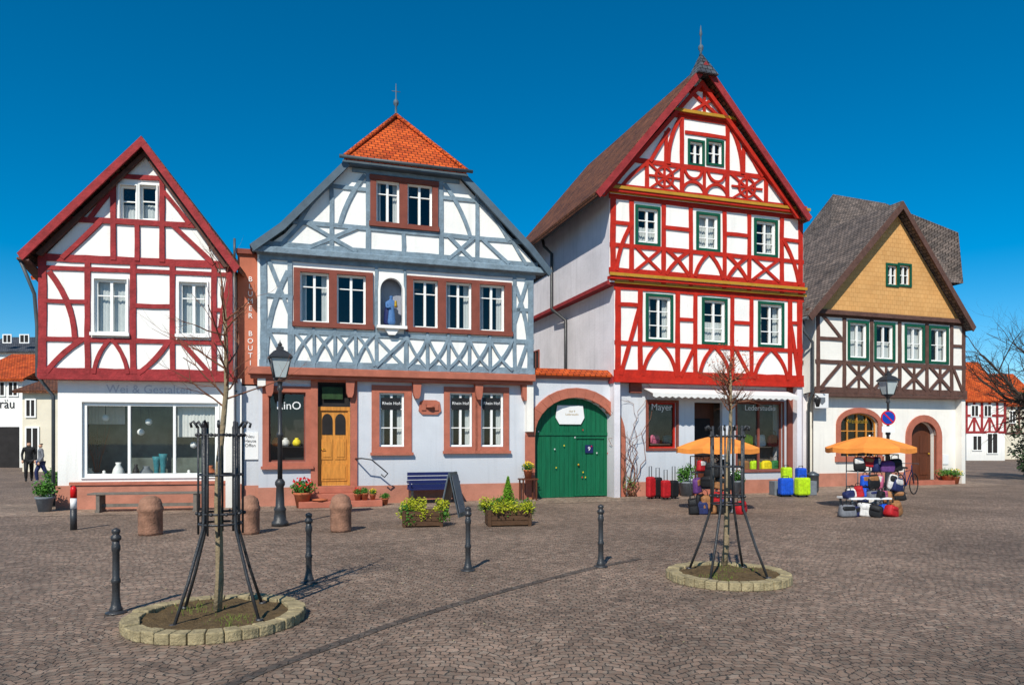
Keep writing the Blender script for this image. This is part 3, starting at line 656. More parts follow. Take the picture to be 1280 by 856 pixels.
T.h(330, 672, zg0+.12, .2); T.h(366, 655, zr1+.0, .15); T.h(405, 462, zr2+.1, .13); T.h(549, 612, zr2+.1, .13); T.h(440, 574, b1+.2, .14)
for x in (460, 551): T.p(x, zg0, b1+.2, .15)
T.p(414, zg0, zr2+.3, .13); T.p(596, zg0, zr2+.3, .13); T.p(504, zg0, zr1, .12)
T.c(424, zr1, 456, b1+.1, .05, .13); T.c(374, zr1, 412, zr2+.1, .05, .13); T.d(350, zg0+.1, 378, zr1, .12); T.d(384, zr1, 446, zg0+.1, .12); T.d(384, zg0+.1, 446, zr1, .12)
T.c(588, zr1, 555, b1+.1, -.05, .13); T.c(636, zr1, 599, zr2+.1, -.05, .13); T.d(560, zg0+.1, 592, zr1, .12); T.d(560, zr1, 592, zg0+.1, .12); T.d(602, zr1, 636, zg0+.1, .12); T.d(658, zg0+.1, 640, zr1, .12)
T.build(m_blue)
mb = MB(); u0 = H.U(318, -.4); u1 = H.U(684, -.4)
mb.box(u0, u1, -.42, vu-.002, ztop+.12, ztop+.25); mb.box(u0+.05, u1-.05, -.34, vu-.003, ztop+.05, ztop+.118); mb.box(u0-.05, u1+.1, -.45, vg-.06, zg0-.12, zg0+.04); mb.build('jetty_beam', m_blue, H.o, bevel=.02)
mb = MB(); um = H.U(495, 1.6); za = H.Z(495, 152, 1.6)
def V(p, v): return (p[0], v, p[1])
A = (um, 1.6, za); Ab = (um, D+.3, za)
for e, k, t_, flip in ((eL, kL, tL, 0), (eR, kR, tR, 1)):
    for pts in ([V(e, vr), V(e, D+.3), V(k, D+.3), V(k, vr)], [V(k, vr), V(k, D+.3), Ab, A, V(t_, vr)]):
        mb.slab(pts if flip else pts[::-1], .12)
mb.build('roof', m_slate, H.o)
mb = MB(); o1 = .06
mb.slab([(tL[0]-o1, vr-.1, tz), (tR[0]+o1, vr-.1, tz), (um, 1.6, za+.14)], .06)
mb.slab([(tL[0]-o1, vr-.1, tz+.001), (um, 1.6, za+.14), (um, 2.6, za+.14), (tL[0]-o1-.0, .6, tz-.0)], .05)
mb.slab([(tR[0]+o1, vr-.1, tz+.001), (tR[0]+o1, .6, tz), (um, 2.6, za+.14), (um, 1.6, za+.14)], .05)
mb.build('hip_roof', m_tile_or, H.o)
mb = MB()
mb.tube([(tL[0]-o1, vr-.1, tz+.03), (um, 1.55, za+.17)], .06, 8); mb.tube([(tR[0]+o1, vr-.1, tz+.03), (um, 1.55, za+.17)], .06, 8); mb.build('ridge_tiles', m_tile_or, H.o)
for e, k, t_, sg in ((eL, kL, tL, 1), (eR, kR, tR, -1)):
    mb = MB(); mb.prism([e, k, (k[0]+sg*.1, k[1]-.16), (e[0]+sg*.1, e[1]-.16)], vr-.05, vr+.03); mb.prism([k, t_, (t_[0]+sg*.08, t_[1]-.17), (k[0]+sg*.1, k[1]-.16)], vr-.051, vr+.03)
    mb.build('verge_board', m_bluedark, H.o)
mb = MB(); mb.box(tL[0]-.1, tR[0]+.1, vr-.06, vg, tz-.14, tz-.05); mb.build('eave_board', m_bluedark, H.o)
mb = MB(); mb.tube([(tL[0]-.2, vr-.2, tz-.02), (tR[0]+.2, vr-.2, tz-.02)], .05, 8); mb.build('gutter', m_zinc, H.o)
mb = MB(); mb.lathe([(.1, 0), (.04, .1), (.03, .35), (.08, .42), (.08, .5), (.02, .58), (.015, 1.0), (.004, 1.05)], (um, 1.6, za+.1), 8); mb.tube([(um-.13, 1.6, za+.9), (um+.13, 1.6, za+.9)], .012, 5); mb.build('finial', m_bluedark, H.o)
r = thing('saint_statue', 'small painted figure in a pale robe and blue cloak standing in the wall niche', 'statue', H.W((nu0+nu1)/2, vu+.02, nz0), A18)
skin('robed_figure', [(0, 0, .03), (0, 0, .3), (0, 0, .5), (0, 0, .66), (0, 0, .74), (0, 0, .85), (-.12, 0, .64), (-.13, -.08, .5), (-.03, -.13, .52), (.12, 0, .64), (.14, -.08, .52), (.06, -.14, .56)],
     [(0, 1), (1, 2), (2, 3), (3, 4), (4, 5), (3, 6), (6, 7), (7, 8), (3, 9), (9, 10), (10, 11)], [.14, .12, .09, .1, .04, .065, .05, .04, .02, .05, .04, .02], m_statblue, r)
skin('cloak', [(-.1, .05, .02), (-.1, .02, .35), (-.08, .02, .68)], [(0, 1), (1, 2)], [.12, .1, .07], m_navy, r)
skin('child_figure', [(.1, -.16, .5), (.1, -.16, .62), (.1, -.16, .7)], [(0, 1), (1, 2)], [.05, .04, .04], m_gold, r)
for px, v, z, c, nm in ((342, .42, .8, 'red', 'lower shelf, leftmost'), (352, .48, .8, 'tan', 'lower shelf, second'), (363, .42, .8, 'teal', 'lower shelf, third'), (375, .46, .8, 'pink', 'lower shelf, rightmost'), (345, .46, 1.58, 'orange', 'upper shelf, left'), (357, .46, 1.58, 'white', 'upper shelf, middle'), (371, .46, 1.58, 'yellow', 'upper shelf, right')):
    vase(c+' jar in the window left of the oak door, '+nm, px, v, z, [(a*.6, b*.5) for a, b in pv], MC[c], H, 'jar', 'jar')

# ------------------------------------------------------------ GATE
H = House('gateway', 'grey wall with a round sandstone arch and a green double gate', 'gate', (.67, 21.4), A18)
HG = H; u0, u1 = H.U(668), H.U(770); uA, uB = H.U(655), H.U(785); zs = H.Z(719, 545); zt = H.Z(719, 497); zw = H.Z(719, 469)
wall('wall', [(uA, 0), (uB, 0), (uB, zw), (uA, zw)], [archpts(u0, u1, .001, zs, zt)], 0, .4, m_bluewall, H.o)
mb = MB(); archring(mb, u0, u1, 0, zs, zt, .3, -.07, .12, 16); mb.build('arch', m_sand, H.o, bevel=.012)
def leaf(lo, hi):
    mb = MB()
    for i in range(lo, hi):
        n = 18; a = u0+(u1-u0)*i/n; b = u0+(u1-u0)*(i+1)/n-.008; c = (u0+u1)/2; R = (u1-u0)/2
        za_ = zs+(zt-zs)*sqrt(max(0, 1-min(1, abs(a-c)/R)**2)); zb_ = zs+(zt-zs)*sqrt(max(0, 1-min(1, abs(b-c)/R)**2))
        mb.prism([(a, .02), (b, .02), (b, zb_+.03), (a, za_+.03)], .2+.004*(i % 2), .26)
    return mb.build('gate_leaf', m_gate, H.o)
oL = leaf(0, 9); o = leaf(9, 18)
g = MB(); du0, dz0, du1, dz1 = H.rect(721, 546, 760, 619); ring(g, du0+.05, dz0+.03, du1-.05, dz1-.05, .05, .165, .2); g.build('wicket_door', m_gate, o)
MB().box(u0, u1, .17, .2, H.Z(719, 544), H.Z(719, 540)).build('gate_rail', m_gate, oL)
MB().ball((du0+.12, .15, 1.0), .035).build('door_handle', m_gold, o)
g = MB(); a, b, c, d = H.rect(697, 503, 733, 530); g.prism([(a+.12, b), (c-.12, b), (c, b+.2), (c-.05, d-.08), (a+.05, d-.08), (a, b+.2)], .15, .17); g.build('gate_sign', m_signw, o)
text('Hof 9\nLederstudio', 'sign_lettering', o, (H.U(715, .15), .148, H.Z(715, 516, .15)), .09, m_gold, ext=.001)
g = MB(); a, b, c, d = H.rect(734, 556, 744, 566); g.box(a, c, .155, .165, b, d); g.build('number_plate', m_navy, o); text('9', 'house_number', o, ((a+c)/2, .153, (b+d)/2), .18, m_letw, ext=.001)
random.seed(3)
for i in range(12):
    uu = random.uniform(u0+.15, u1-.2); zz = random.uniform(.5, 2.3)
    pts = [(uu+(.03 if k % 2 == 0 else .012)*cos(k*pi/5), zz+(.03 if k % 2 == 0 else .012)*sin(k*pi/5)) for k in range(10)]
    MB().prism(pts, .14, .15).build('star_ornament', [m_signw, m_yflow, m_signred][i % 3], o)
mb = MB()
mb.slab([(uA-.05, -.22, zw), (uB-.1, -.22, zw), (uB-.1, .15, zw+.2), (uA-.05, .15, zw+.2)], .05); mb.slab([(uA-.05, .5, zw), (uA-.05, .15, zw+.201), (uB-.1, .15, zw+.201), (uB-.1, .5, zw)], .05); mb.build('coping_tiles', m_tile_or, H.o)
mb = MB(); mb.box(uA, uB-.1, -.12, -.001, zw-.12, zw-.01); mb.build('cornice', m_sand, H.o)

# ------------------------------------------------------------ HOUSE 3
H = House('timbered_house', 'tallest house, bright red timbers, green windows, steep gable with slate cap and spike', 'house', (3.15, 22.2), A18)
H3 = H; va, vb_, vg = -.3, -.42, -.54
z1 = H.Z(823, 474, va); z2 = H.Z(823, 356, va); z3 = H.Z(810, 247, vb_)
ug = H.U(785); uR = H.U(1004); holes = []
window(H, 810, 503, 845, 560, 0, holes, cols=1, rows=(), fmat=m_red, sur=m_sanddark, sw=.08, glass=m_shopglass)
window(H, 921, 503, 978, 588, 0, holes, cols=2, rows=(), fmat=m_sanddark, sur=m_sanddark, sw=.05, glass=m_shopglass)
du0, dz0, du1, dz1 = H.rect(868, 503, 903, 604); holes.append([(du0, dz0), (du1, dz0), (du1, dz1), (du0, dz1)])
wall('ground_floor_wall', [(ug, 0), (uR, 0), (uR, z1), (ug, z1)], holes, 0, .14, m_bluewall, H.o)
mb = MB(); mb.box(du0, du1, .5, .55, dz0, dz1); d = mb.build('door', m_doordark, H.o)
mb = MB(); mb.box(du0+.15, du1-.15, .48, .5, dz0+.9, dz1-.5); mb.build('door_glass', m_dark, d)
mb = MB(); mb.box(H.U(862), H.U(909), -.5, .5, .006, dz0); mb.build('doorstep', m_sand, H.o)
MB().box(ug, du0-.02, -.05, -.001, 0, .45).build('plinth', m_plinth, H.o); MB().box(du1+.02, uR, -.05, -.001, 0, .45).build('plinth', m_plinth, H.o)
MB().box(H.U(983), H.U(1001), -.08, -.001, .45, z1-.13).build('pilaster', m_sanddark, H.o); MB().box(H.U(786), H.U(800), -.12, -.001, z1-.42, z1-.13).build('console', m_sanddark, H.o)
mb = MB(); mb.box(ug+.2, uR-.2, .95, 1.0, 0, z1-.1); mb.box(H.U(806), H.U(850), .16, .9, .85, .9); mb.box(H.U(808), H.U(848), .5, .9, 1.6, 1.63); mb.box(H.U(918), H.U(980), .16, .9, .6, .65); mb.box(H.U(920), H.U(979), .6, .9, 1.5, 1.53); mb.build('display_back', m_inner, H.o)
mb = MB(); a = H.U(811, -.5); b = H.U(992, -.5); za_ = H.Z(900, 486, -.1); zb_ = H.Z(900, 493, -.6)
mb.slab([(a, -.75, zb_), (b, -.75, zb_), (b, -.05, za_), (a, -.05, za_)], .02)
k = 24
for i in range(k):
    x0 = a+(b-a)*i/k; x1 = a+(b-a)*(i+1)/k; mb.prism([(x0, zb_), (x1, zb_), (x1, zb_-.1), ((x0+x1)/2, zb_-.15), (x0, zb_-.1)], -.765, -.755)
mb.build('awning', m_awn, H.o)
text('Mayer', 'shop_lettering', H.o, (H.U(828), .04, H.Z(828, 509)), .3, m_letw, ext=.003)
text('Lederstudio', 'shop_lettering', H.o, (H.U(951), .03, H.Z(950, 510)), .25, m_letw, ext=.003)
uLa = H.U(768, va); uRa = H.U(1003, va); uLb = H.U(762, vb_); uRb = H.U(1004, vb_)
ha = []; hb = []; hg = []
kw = dict(cols=2, rows=(.33, .66), sur=m_green, sw=.085, fw=.06)
zt_, zb_ = H.Z(823, 371, va), H.Z(823, 424, va)
for i, (x0, x1) in enumerate(((810, 838), (880, 906), (950, 977))): window(H, 0, 0, 0, 0, va, ha, pos=(H.U(x0, va), zb_, H.U(x1, va), zt_), cur=['sides', 'half', 'sides'][i], **kw)
zt2, zb2 = H.Z(810, 261, vb_), H.Z(810, 304, vb_)
for i, (x0, x1) in enumerate(((797, 822), (873, 897), (945, 969))): window(H, 0, 0, 0, 0, vb_, hb, pos=(H.U(x0, vb_), zb2, H.U(x1, vb_), zt2), cur=['half', 'full', 'sides'][i], **kw)
for x0, x1 in ((862, 878), (885, 902)): window(H, x0, 178, x1, 205, vg, hg, cols=2, rows=(.5,), sur=m_green, sw=.07, fw=.04)
wall('first_floor_wall', [(uLa, z1-.1), (uRa, z1-.1), (uRa, z2), (uLa, z2)], ha, va, .12, m_white, H.o)
wall('second_floor_wall', [(uLb, z2-.05), (uRb, z2-.05), (uRb, z3), (uLb, z3)], hb, vb_, .12, m_white, H.o)
vr = -.85
ap = H.P(877, 76, vr); eL = H.P(744, 246, vr); eR = H.P(1014, 266, vr); ze = (eL[1]+eR[1])/2; eL = (eL[0], ze); eR = (eR[0], ze); ap = ((eL[0]+eR[0])/2*.5+ap[0]*.5, ap[1])
wall('gable_wall', [(uLb-.05, z3-.05), (uRb+.05, z3-.05), (ap[0], ap[1]-.35)], hg, vg, .12, m_white, H.o)
D = 7.6
mb = MB(); mb.box(uLa, uLa+.2, va+.01, D, 0, z2); mb.box(uRa-.2, uRa-.01, va+.01, D, 0, z2); mb.box(uLa+.2, uRa-.2, D-.2, D-.01, 0, z3)
mb.prism([(uLa, z3), (uRa, z3), (ap[0], ap[1]-.6)], D-.2, D-.02)
mb.box(uLb, uLa+.19, vb_+.01, D, z2+.001, z3+.2); mb.box(uRa-.2, uRb, vb_+.01, D, z2+.001, z3); mb.build('side_wall', m_sidewall, H.o)
MB().box(uLb-.05, uLa-.0, vb_+.05, D, z2-.12, z2-.0).build('side_beam', m_crimson, H.o); MB().box(uLa-.06, uLa, va+.03, D, z1-.15, z1+.05).build('side_beam', m_crimson, H.o)
mb = MB(); mb.box(uLa+.2, uRa-.2, 1.0, 1.05, z1, z3); mb.box(ap[0]-1.4, ap[0]+1.4, 1.0, 1.05, z3+.001, z3+2.6); mb.build('room_shade_backing', m_dark, H.o)  # backing added behind upper windows, shade painted as near-black
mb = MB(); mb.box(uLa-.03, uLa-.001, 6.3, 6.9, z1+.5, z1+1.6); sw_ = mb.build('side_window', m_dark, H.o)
g = MB()
for y0, y1, a_, b_ in ((6.25, 6.3, z1+.45, z1+1.65), (6.9, 6.95, z1+.45, z1+1.65), (6.3, 6.9, z1+.45, z1+.5), (6.3, 6.9, z1+1.6, z1+1.65), (6.58, 6.62, z1+.5, z1+1.6)): g.box(uLa-.05, uLa-.0, y0, y1, a_, b_)
g.build('side_window_frame', m_sanddark, sw_)
mb = MB(); mb.tube([(uLb-.35, vb_-.3, z3-.12), (uLb-.35, D+.2, z3-.12)], .06, 8); mb.build('gutter', m_zinc, H.o)
mb = MB(); mb.tube([(uLb-.35, 4.4, z3-.15), (uLb-.3, 4.4, z3-.4), (uLb-.08, 4.2, z3-.7), (uLb-.08, 4.2, z2+.2), (uLb-.12, 4.1, z2-.1), (uLa-.08, 3.4, z2-.6), (uLa-.08, 3.4, 2.6)], .055, 8); mb.build('downpipe', m_iron, H.o)
T = Timber(H, va, ws=.9); zbm = z1+.14; ztm = z2-.12; zra = zb_-.16
T.h(767, 1004, zbm, .28); T.h(767, 1004, ztm, .22); T.h(768, 1003, zra, .14)
P = [772, 800, 847, 869, 915, 939, 987, 999]
for x, ww in zip(P, (.2, .17, .17, .15, .15, .15, .17, .2)): T.p(x, z1, z2, ww)
zma = (zb_+zt_)/2
for a, b in ((847, 869), (915, 939)): T.h(a, b, zma, .13)
T.h(772, 800, zma+.35, .13); T.h(987, 999, zma+.1, .12)
T.d(775, z1+.1, 799, zma+.3, .14); T.c(803, z1+.1, 823, zra, .1, .12); T.c(845, z1+.1, 825, zra, -.1, .12); T.d(850, z1+.1, 868, zra, .12)
T.c(874, z1+.1, 892, zra, .1, .12); T.c(912, z1+.1, 893, zra, -.1, .12); T.d(938, z1+.1, 918, zra, .12); T.c(942, z1+.1, 962, zra, .1, .12); T.c(984, z1+.1, 964, zra, -.1, .12); T.d(998, z1+.1, 988, zma, .13)
T.build(m_red)
T = Timber(H, vb_, ws=.9); zbm = z2+.3; zrb = zb2-.15; zmb = (zb2+zt2)/2
T.h(761, 1005, zbm, .2); T.h(761, 1005, z3-.08, .16); T.h(762, 1004, zrb, .14)
P = [766, 789, 829, 863, 905, 936, 977, 1000]
for x, ww in zip(P, (.19, .16, .16, .15, .15, .15, .16, .18)): T.p(x, z2, z3, ww)
for a, b in ((766, 789), (829, 863), (905, 936), (977, 1000)): T.h(a, b, zmb, .13)
T.c(770, z2+.3, 789, zmb, .06, .13); T.X(794, z2+.35, 826, zrb, .1); T.c(832, z2+.3, 861, zrb, .06, .12); T.c(832, zrb, 861, z2+.3, .06, .12)
T.c(868, z2+.3, 885, zrb, .08, .12); T.c(903, z2+.3, 886, zrb, -.08, .12); T.c(908, z2+.3, 934, zrb, .06, .12); T.c(908, zrb, 934, z2+.3, .06, .12); T.X(940, z2+.35, 973, zrb, .1); T.c(998, z2+.3, 978, zmb, -.06, .13)
T.build(m_red)
T = Timber(H, vg, ws=.9); g0 = z3+.12; g1 = H.Z(880, 212, vg); g2 = H.Z(880, 148, vg); g15 = H.Z(880, 170, vg)
T.h(758, 1008, g0+.05, .2); T.h(793, 975, g1, .16); T.h(838, 925, g2-.05, .15); T.h(856, 910, g15+.02, .12); T.h(856, 902, H.Z(880, 113, vg), .12)
for x in (808, 852, 909, 957): T.p(x, g0, g1, .15)
for x in (852, 909): T.p(x, g1, g2, .15)
T.p(832, g1, H.Z(832, 165, vg), .12); T.p(929, g1, H.Z(929, 175, vg), .12); T.p(880, g0, g1, .1); T.p(880, g2, H.Z(880, 113, vg), .1)
zc_ = (g0+g1)/2+.05
for x in (830, 933):
    T.arc(x, zc_, .3, 0, 2*pi, .07, 18); T.X(x-19, g0+.1, x+19, g1-.05, .08); T.p(x, g0, g1, .07); T.h(x-19, x+19, zc_, .07)
for x in (866, 895): T.arc(x, g0+.08, .4, 0, pi, .09); T.arc(x, g1-.05, .3, pi, 2*pi, .08)
T.c(775, g0, 806, g1-.1, .05, .12); T.c(988, g0, 960, g1-.1, -.05, .12); T.d(812, g1, 836, g1+1.1, .12); T.d(952, g1, 925, g1+1.15, .12)
T.c(835, g1, 850, g2-.1, .08, .12); T.c(927, g1, 911, g2-.1, -.08, .12)
T.X(856, g2, 904, H.Z(880, 113, vg), .1)
T.build(m_red)
for zz, v_, a, b in ((z2-.06, va, 766, 1005), (z2+.13, vb_, 760, 1006), (z3-.04, vb_, 759, 1007), (z3+.08, vg, 756, 1010)):
    MB().box(H.U(a, v_), H.U(b, v_), v_-.13, v_-.095, zz, zz+.09).build('moulding', m_ochre, H.o)
MB().box(H.U(840, vg), H.U(924, vg), vg-.16, vg-.1, g2+.03, g2+.12).build('moulding', m_ochre, H.o)
MB().box(uLb-.02, uRb+.02, vb_-.09, va-.0, z2+.04, z2+.13).build('jetty_beam', m_red, H.o)
MB().box(uLb-.05, uRb+.05, vg-.095, vb_, z3-.0, z3+.08).build('jetty_beam', m_red, H.o); MB().box(uLa-.02, uRa+.02, va-.06, 0-.001, z1-.12, z1+.02).build('jetty_beam', m_red, H.o); MB().box(H.U(842, vg), H.U(922, vg), vg-.1, vg, g2-.02, g2+.1).build('collar_beam', m_red, H.o)
mb = MB(); mb.prism([eL, ap, eR, (eR[0]-.05, eR[1]-.13), (ap[0], ap[1]-.2), (eL[0]+.05, eL[1]-.13)], vr, D+.4); mb.build('roof', m_tile_br, H.o)
for e, sg in ((eL, 1), (eR, -1)):
    MB().prism([(e[0], e[1]-.02), (ap[0], ap[1]-.02), (ap[0], ap[1]-.32), (e[0]+sg*.14, e[1]-.16)], vr-.055-.002*sg, vr-.004).build('verge_board', m_crimson, H.o)
    MB().prism([(e[0]+sg*.25, e[1]-.02), (ap[0], ap[1]-.5), (ap[0], ap[1]-.68), (e[0]+sg*.42, e[1]-.02)], vr+.15, vg-.06-.002*sg).build('rafter', m_red, H.o)
mb = MB(); c = ap; wd = .36
b_ = [(c[0]-wd, vr-.2, c[1]-.46), (c[0]+wd, vr-.2, c[1]-.46), (c[0]+wd*.9, vr+.5, c[1]-.38), (c[0]-wd*.9, vr+.5, c[1]-.38)]
t_ = (c[0], vr+.25, c[1]+.4)
m1 = [(c[0]-.15, vr-.0, c[1]-.02), (c[0]+.15, vr-.0, c[1]-.02), (c[0]+.15, vr+.45, c[1]-.02), (c[0]-.15, vr+.45, c[1]-.02)]
mb.add(b_+m1+[t_], [[0, 1, 5, 4], [1, 2, 6, 5], [2, 3, 7, 6], [3, 0, 4, 7], [4, 5, 8], [5, 6, 8], [6, 7, 8], [7, 4, 8], [3, 2, 1, 0]]); mb.build('gable_cap', m_slate, H.o)
mb = MB(); mb.lathe([(.05, 0), (.03, .1), (.08, .2), (.08, .28), (.02, .36), (.02, .6), (.05, .66), (.004, .95)], (c[0], vr+.25, c[1]+.3), 8); mb.build('finial', m_bluedark, H.o)

# ------------------------------------------------------------ HOUSE 4
H = House('timbered_house', 'low house with tan shingled gable, dark brown timbers and grey tiled roof', 'house', (11.34, 27.0), radians(19))
H4 = H; vu = -.3; vg = -.36; holes = []; uR = H.U(1204)
z1 = H.Z(1072, 492, vu); z2 = H.Z(1072, 394, vu)
wu0, wz0, wu1, wz1 = H.rect(1050, 516, 1097, 570); holes.append(archpts(wu0, wu1, wz0, wz1-.45, wz1))
du0, dz0, du1, dz1 = H.rect(1138, 527, 1170, 600); dz0 = .16; holes.append(archpts(du0, du1, dz0, dz1-.6, dz1))
wall('ground_floor_wall', [(-.05, 0), (uR, 0), (uR, z1), (-.05, z1)], holes, 0, .25, m_ivory, H.o)
mb = MB(); archring(mb, wu0, wu1, wz0, wz1-.45, wz1, .2, -.05, .05); mb.box(wu0-.25, wu1+.25, -.09, .05, wz0-.2, wz0); o = mb.build('window', m_sand, H.o)
ag = archpts(wu0, wu1, wz0, wz1-.45, wz1); mb = MB(); mb.add([(p[0], .152, p[1]) for p in ag], [list(range(len(ag)))]); mb.build('glass', m_glass, o)
mb = MB(); archring(mb, wu0+.05, wu1-.05, wz0, wz1-.5, wz1-.05, .05, .1, .15)
for i in (1, 2, 3): u = wu0+(wu1-wu0)*i/4; mb.box(u-.022, u+.022, .1, .15, wz0, wz1-.05)
mb.box(wu0, wu1, .11, .15, wz0+.95, wz0+.99); mb.build('frame', m_door, o)
text('Weinstube', 'window_lettering', H.o, ((wu0+wu1)/2, .09, wz1-.32), .24, m_gold, ext=.002)
mb = MB(); archring(mb, du0, du1, 0, dz1-.6, dz1, .27, -.06, .1); mb.build('door_surround', m_sand, H.o)
mb = MB(); mb.prism(archpts(du0, du1, dz0, dz1-.6, dz1), .25, .3)
for a in (.1, .55):
    for b, c in ((.08, .4), (.46, .76)): mb.box(du0+(du1-du0)*a, du0+(du1-du0)*(a+.35), .23, .25, dz0+(dz1-dz0)*b, dz0+(dz1-dz0)*c)
d = mb.build('door', m_doordark, H.o); MB().ball((du1-.15, .2, 1.2), .04).build('door_handle', m_gold, d)
mb = MB(); mb.box(du0-.3, du1+.3, -.6, .24, .006, .16); mb.build('doorstep', m_sand, H.o)
MB().box(-.08, du0-.28, -.06, -.001, 0, .5).build('plinth', m_plinth, H.o); MB().box(du1+.28, uR+.02, -.06, -.001, 0, .5).build('plinth', m_plinth, H.o)
uL = H.U(1019, vu); uRr = H.U(1207, vu); hu = []; hg = []
zt_, zb_ = H.Z(1072, 404, vu), H.Z(1072, 447, vu)
for i, (x0, x1) in enumerate(((1062, 1083), (1095, 1116), (1133, 1153), (1163, 1183))): window(H, 0, 0, 0, 0, vu, hu, pos=(H.U(x0, vu), zb_, H.U(x1, vu), zt_), cols=2, rows=(.5,), sur=m_green, sw=.1, fw=.06, cur=['full', 'half', 'full', 'sides'][i])
for x0, x1 in ((1109, 1121), (1124, 1137)): window(H, x0, 332, x1, 356, vg, hg, cols=2, rows=(.5,), sur=m_green, sw=.08, fw=.04)
wall('upper_wall', [(uL, z1-.05), (uRr, z1-.05), (uRr, z2), (uL, z2)], hu, vu, .12, m_ivory, H.o)
vr = -.7; ap = H.P(1128, 251, vr); eL = H.P(1010, 392, vr); eR = H.P(1219, 410, vr); ze = (eL[1]+eR[1])/2; eL = (eL[0], ze); eR = (eR[0], ze)
wall('gable_wall', [(eL[0]+.3, z2-.05), (eR[0]-.3, z2-.05), (ap[0], ap[1]-.3)], hg, vg, .12, m_shingle, H.o)
D = 11
mb = MB(); mb.box(uL, uL+.2, vu+.01, D, z1, z2); mb.box(-.05, .15, .26, D, 0, z1); mb.box(uRr-.2, uRr, vu+.01, D, 0, z2); mb.box(uL+.2, uRr-.2, D-.2, D-.01, 0, z2); mb.prism([(uL+.1, z2), (uRr-.1, z2), (ap[0], ap[1]-.6)], D-.2, D-.02); mb.build('side_wall', m_ivory, H.o)
mb = MB(); mb.box(uL+.2, uRr-.2, 1.1, 1.15, 0, z2); mb.box(ap[0]-1.2, ap[0]+1.2, 1.1, 1.15, z2+.001, z2+2); mb.build('room_shade_backing', m_dark, H.o)  # added sheets whose dark colour stands in for room shade
T = Timber(H, vu, ws=.9); zra = zb_-.2
T.h(1018, 1208, z1+.12, .24); T.h(1018, 1208, z2-.06, .18); T.h(1019, 1207, zra, .16)
for x in (1022, 1055, 1089, 1124, 1158, 1189, 1204): T.p(x, z1, z2, .17)
T.h(1022, 1055, (zt_+zb_)/2, .14); T.d(1026, z1+.2, 1052, zra, .14); T.d(1028, z2-.1, 1052, (zt_+zb_)/2, .13); T.h(1189, 1204, (zt_+zb_)/2, .12)
for a, b in ((1058, 1088), (1092, 1122), (1127, 1157), (1161, 1188)): T.X(a, z1+.2, b, zra, .13); T.p((a+b)/2, z1, zra, .1)
T.d(1202, z1+.2, 1190, zra, .12); T.build(m_brown)
MB().box(eL[0]+.2, eR[0]-.2, vg-.12, vg, z2-.06, z2+.1).build('tie_beam', m_brown, H.o); MB().box(uL-.03, uRr+.03, vu-.06, -.001, z1-.12, z1+.0).build('jetty_beam', m_brown, H.o)
mb = MB(); mb.prism([eL, ap, eR, (eR[0]-.05, eR[1]-.14), (ap[0], ap[1]-.2), (eL[0]+.05, eL[1]-.14)], vr, D+.4); mb.build('roof', m_tile_gr, H.o)
for e, sg in ((eL, 1), (eR, -1)): MB().prism([(e[0], e[1]-.02), (ap[0], ap[1]-.02), (ap[0], ap[1]-.32), (e[0]+sg*.14, e[1]-.2)], vr-.055-.002*sg, vr-.004).build('verge_board', m_brown, H.o)
mb = MB(); mb.tube([(eL[0]+.0, vr, eL[1]-.1), (eL[0]+.0, D, eL[1]-.1)], .07, 8); mb.build('gutter', m_zinc, H.o)
mb = MB(); mb.tube([(eL[0]+.05, vr+.3, eL[1]-.15), (eL[0]+.1, vr+.35, eL[1]-.5), (uL-.12, vu, eL[1]-.9), (uL-.12, vu, z1), (-.18, .1, z1-.4), (-.18, .1, .1)], .05, 8); mb.build('downpipe', m_zinc, H.o)
mb = MB(); mb.box(H.U(1178), H.U(1185), -.03, -.001, H.Z(1182, 580), H.Z(1182, 568)); mb.build('house_plate', m_signw, H.o)

r = thing('yard_wall', 'pale plaster wall closing the gap between red and tan-gabled houses', 'wall', (9.9, 27.2, 0), .1)
MB().box(0, 2.6, 0, .3, 0, 4.6).build('wall', m_sidewall, r); MB().box(-.1, 2.7, -.1, .4, 4.6, 4.75).build('coping', m_tile_gr, r)

r = thing('rear_house', 'house showing only its grey hipped roof behind the tan-gabled house', 'house', gd(1150, 42), radians(12))
mb = MB(); mb.box(-5.5, 2.2, 0, 7, 0, 11); mb.build('wall', m_ivory, r)
mb = MB(); z0 = 10.9
mb.add([(-6.5, -.5, z0), (2.5, -.5, z0), (2.5, 7.5, z0), (-6.5, 7.5, z0), (2.35, -.3, 13.9), (2.35, 7.3, 13.9), (-3.4, 3.2, 16.9), (.3, 3.2, 16.6)], [[0, 1, 4, 7, 6], [1, 2, 5, 4], [4, 5, 7], [2, 3, 6, 7, 5], [3, 0, 6]]); mb.build('roof', m_tile_gr, r)

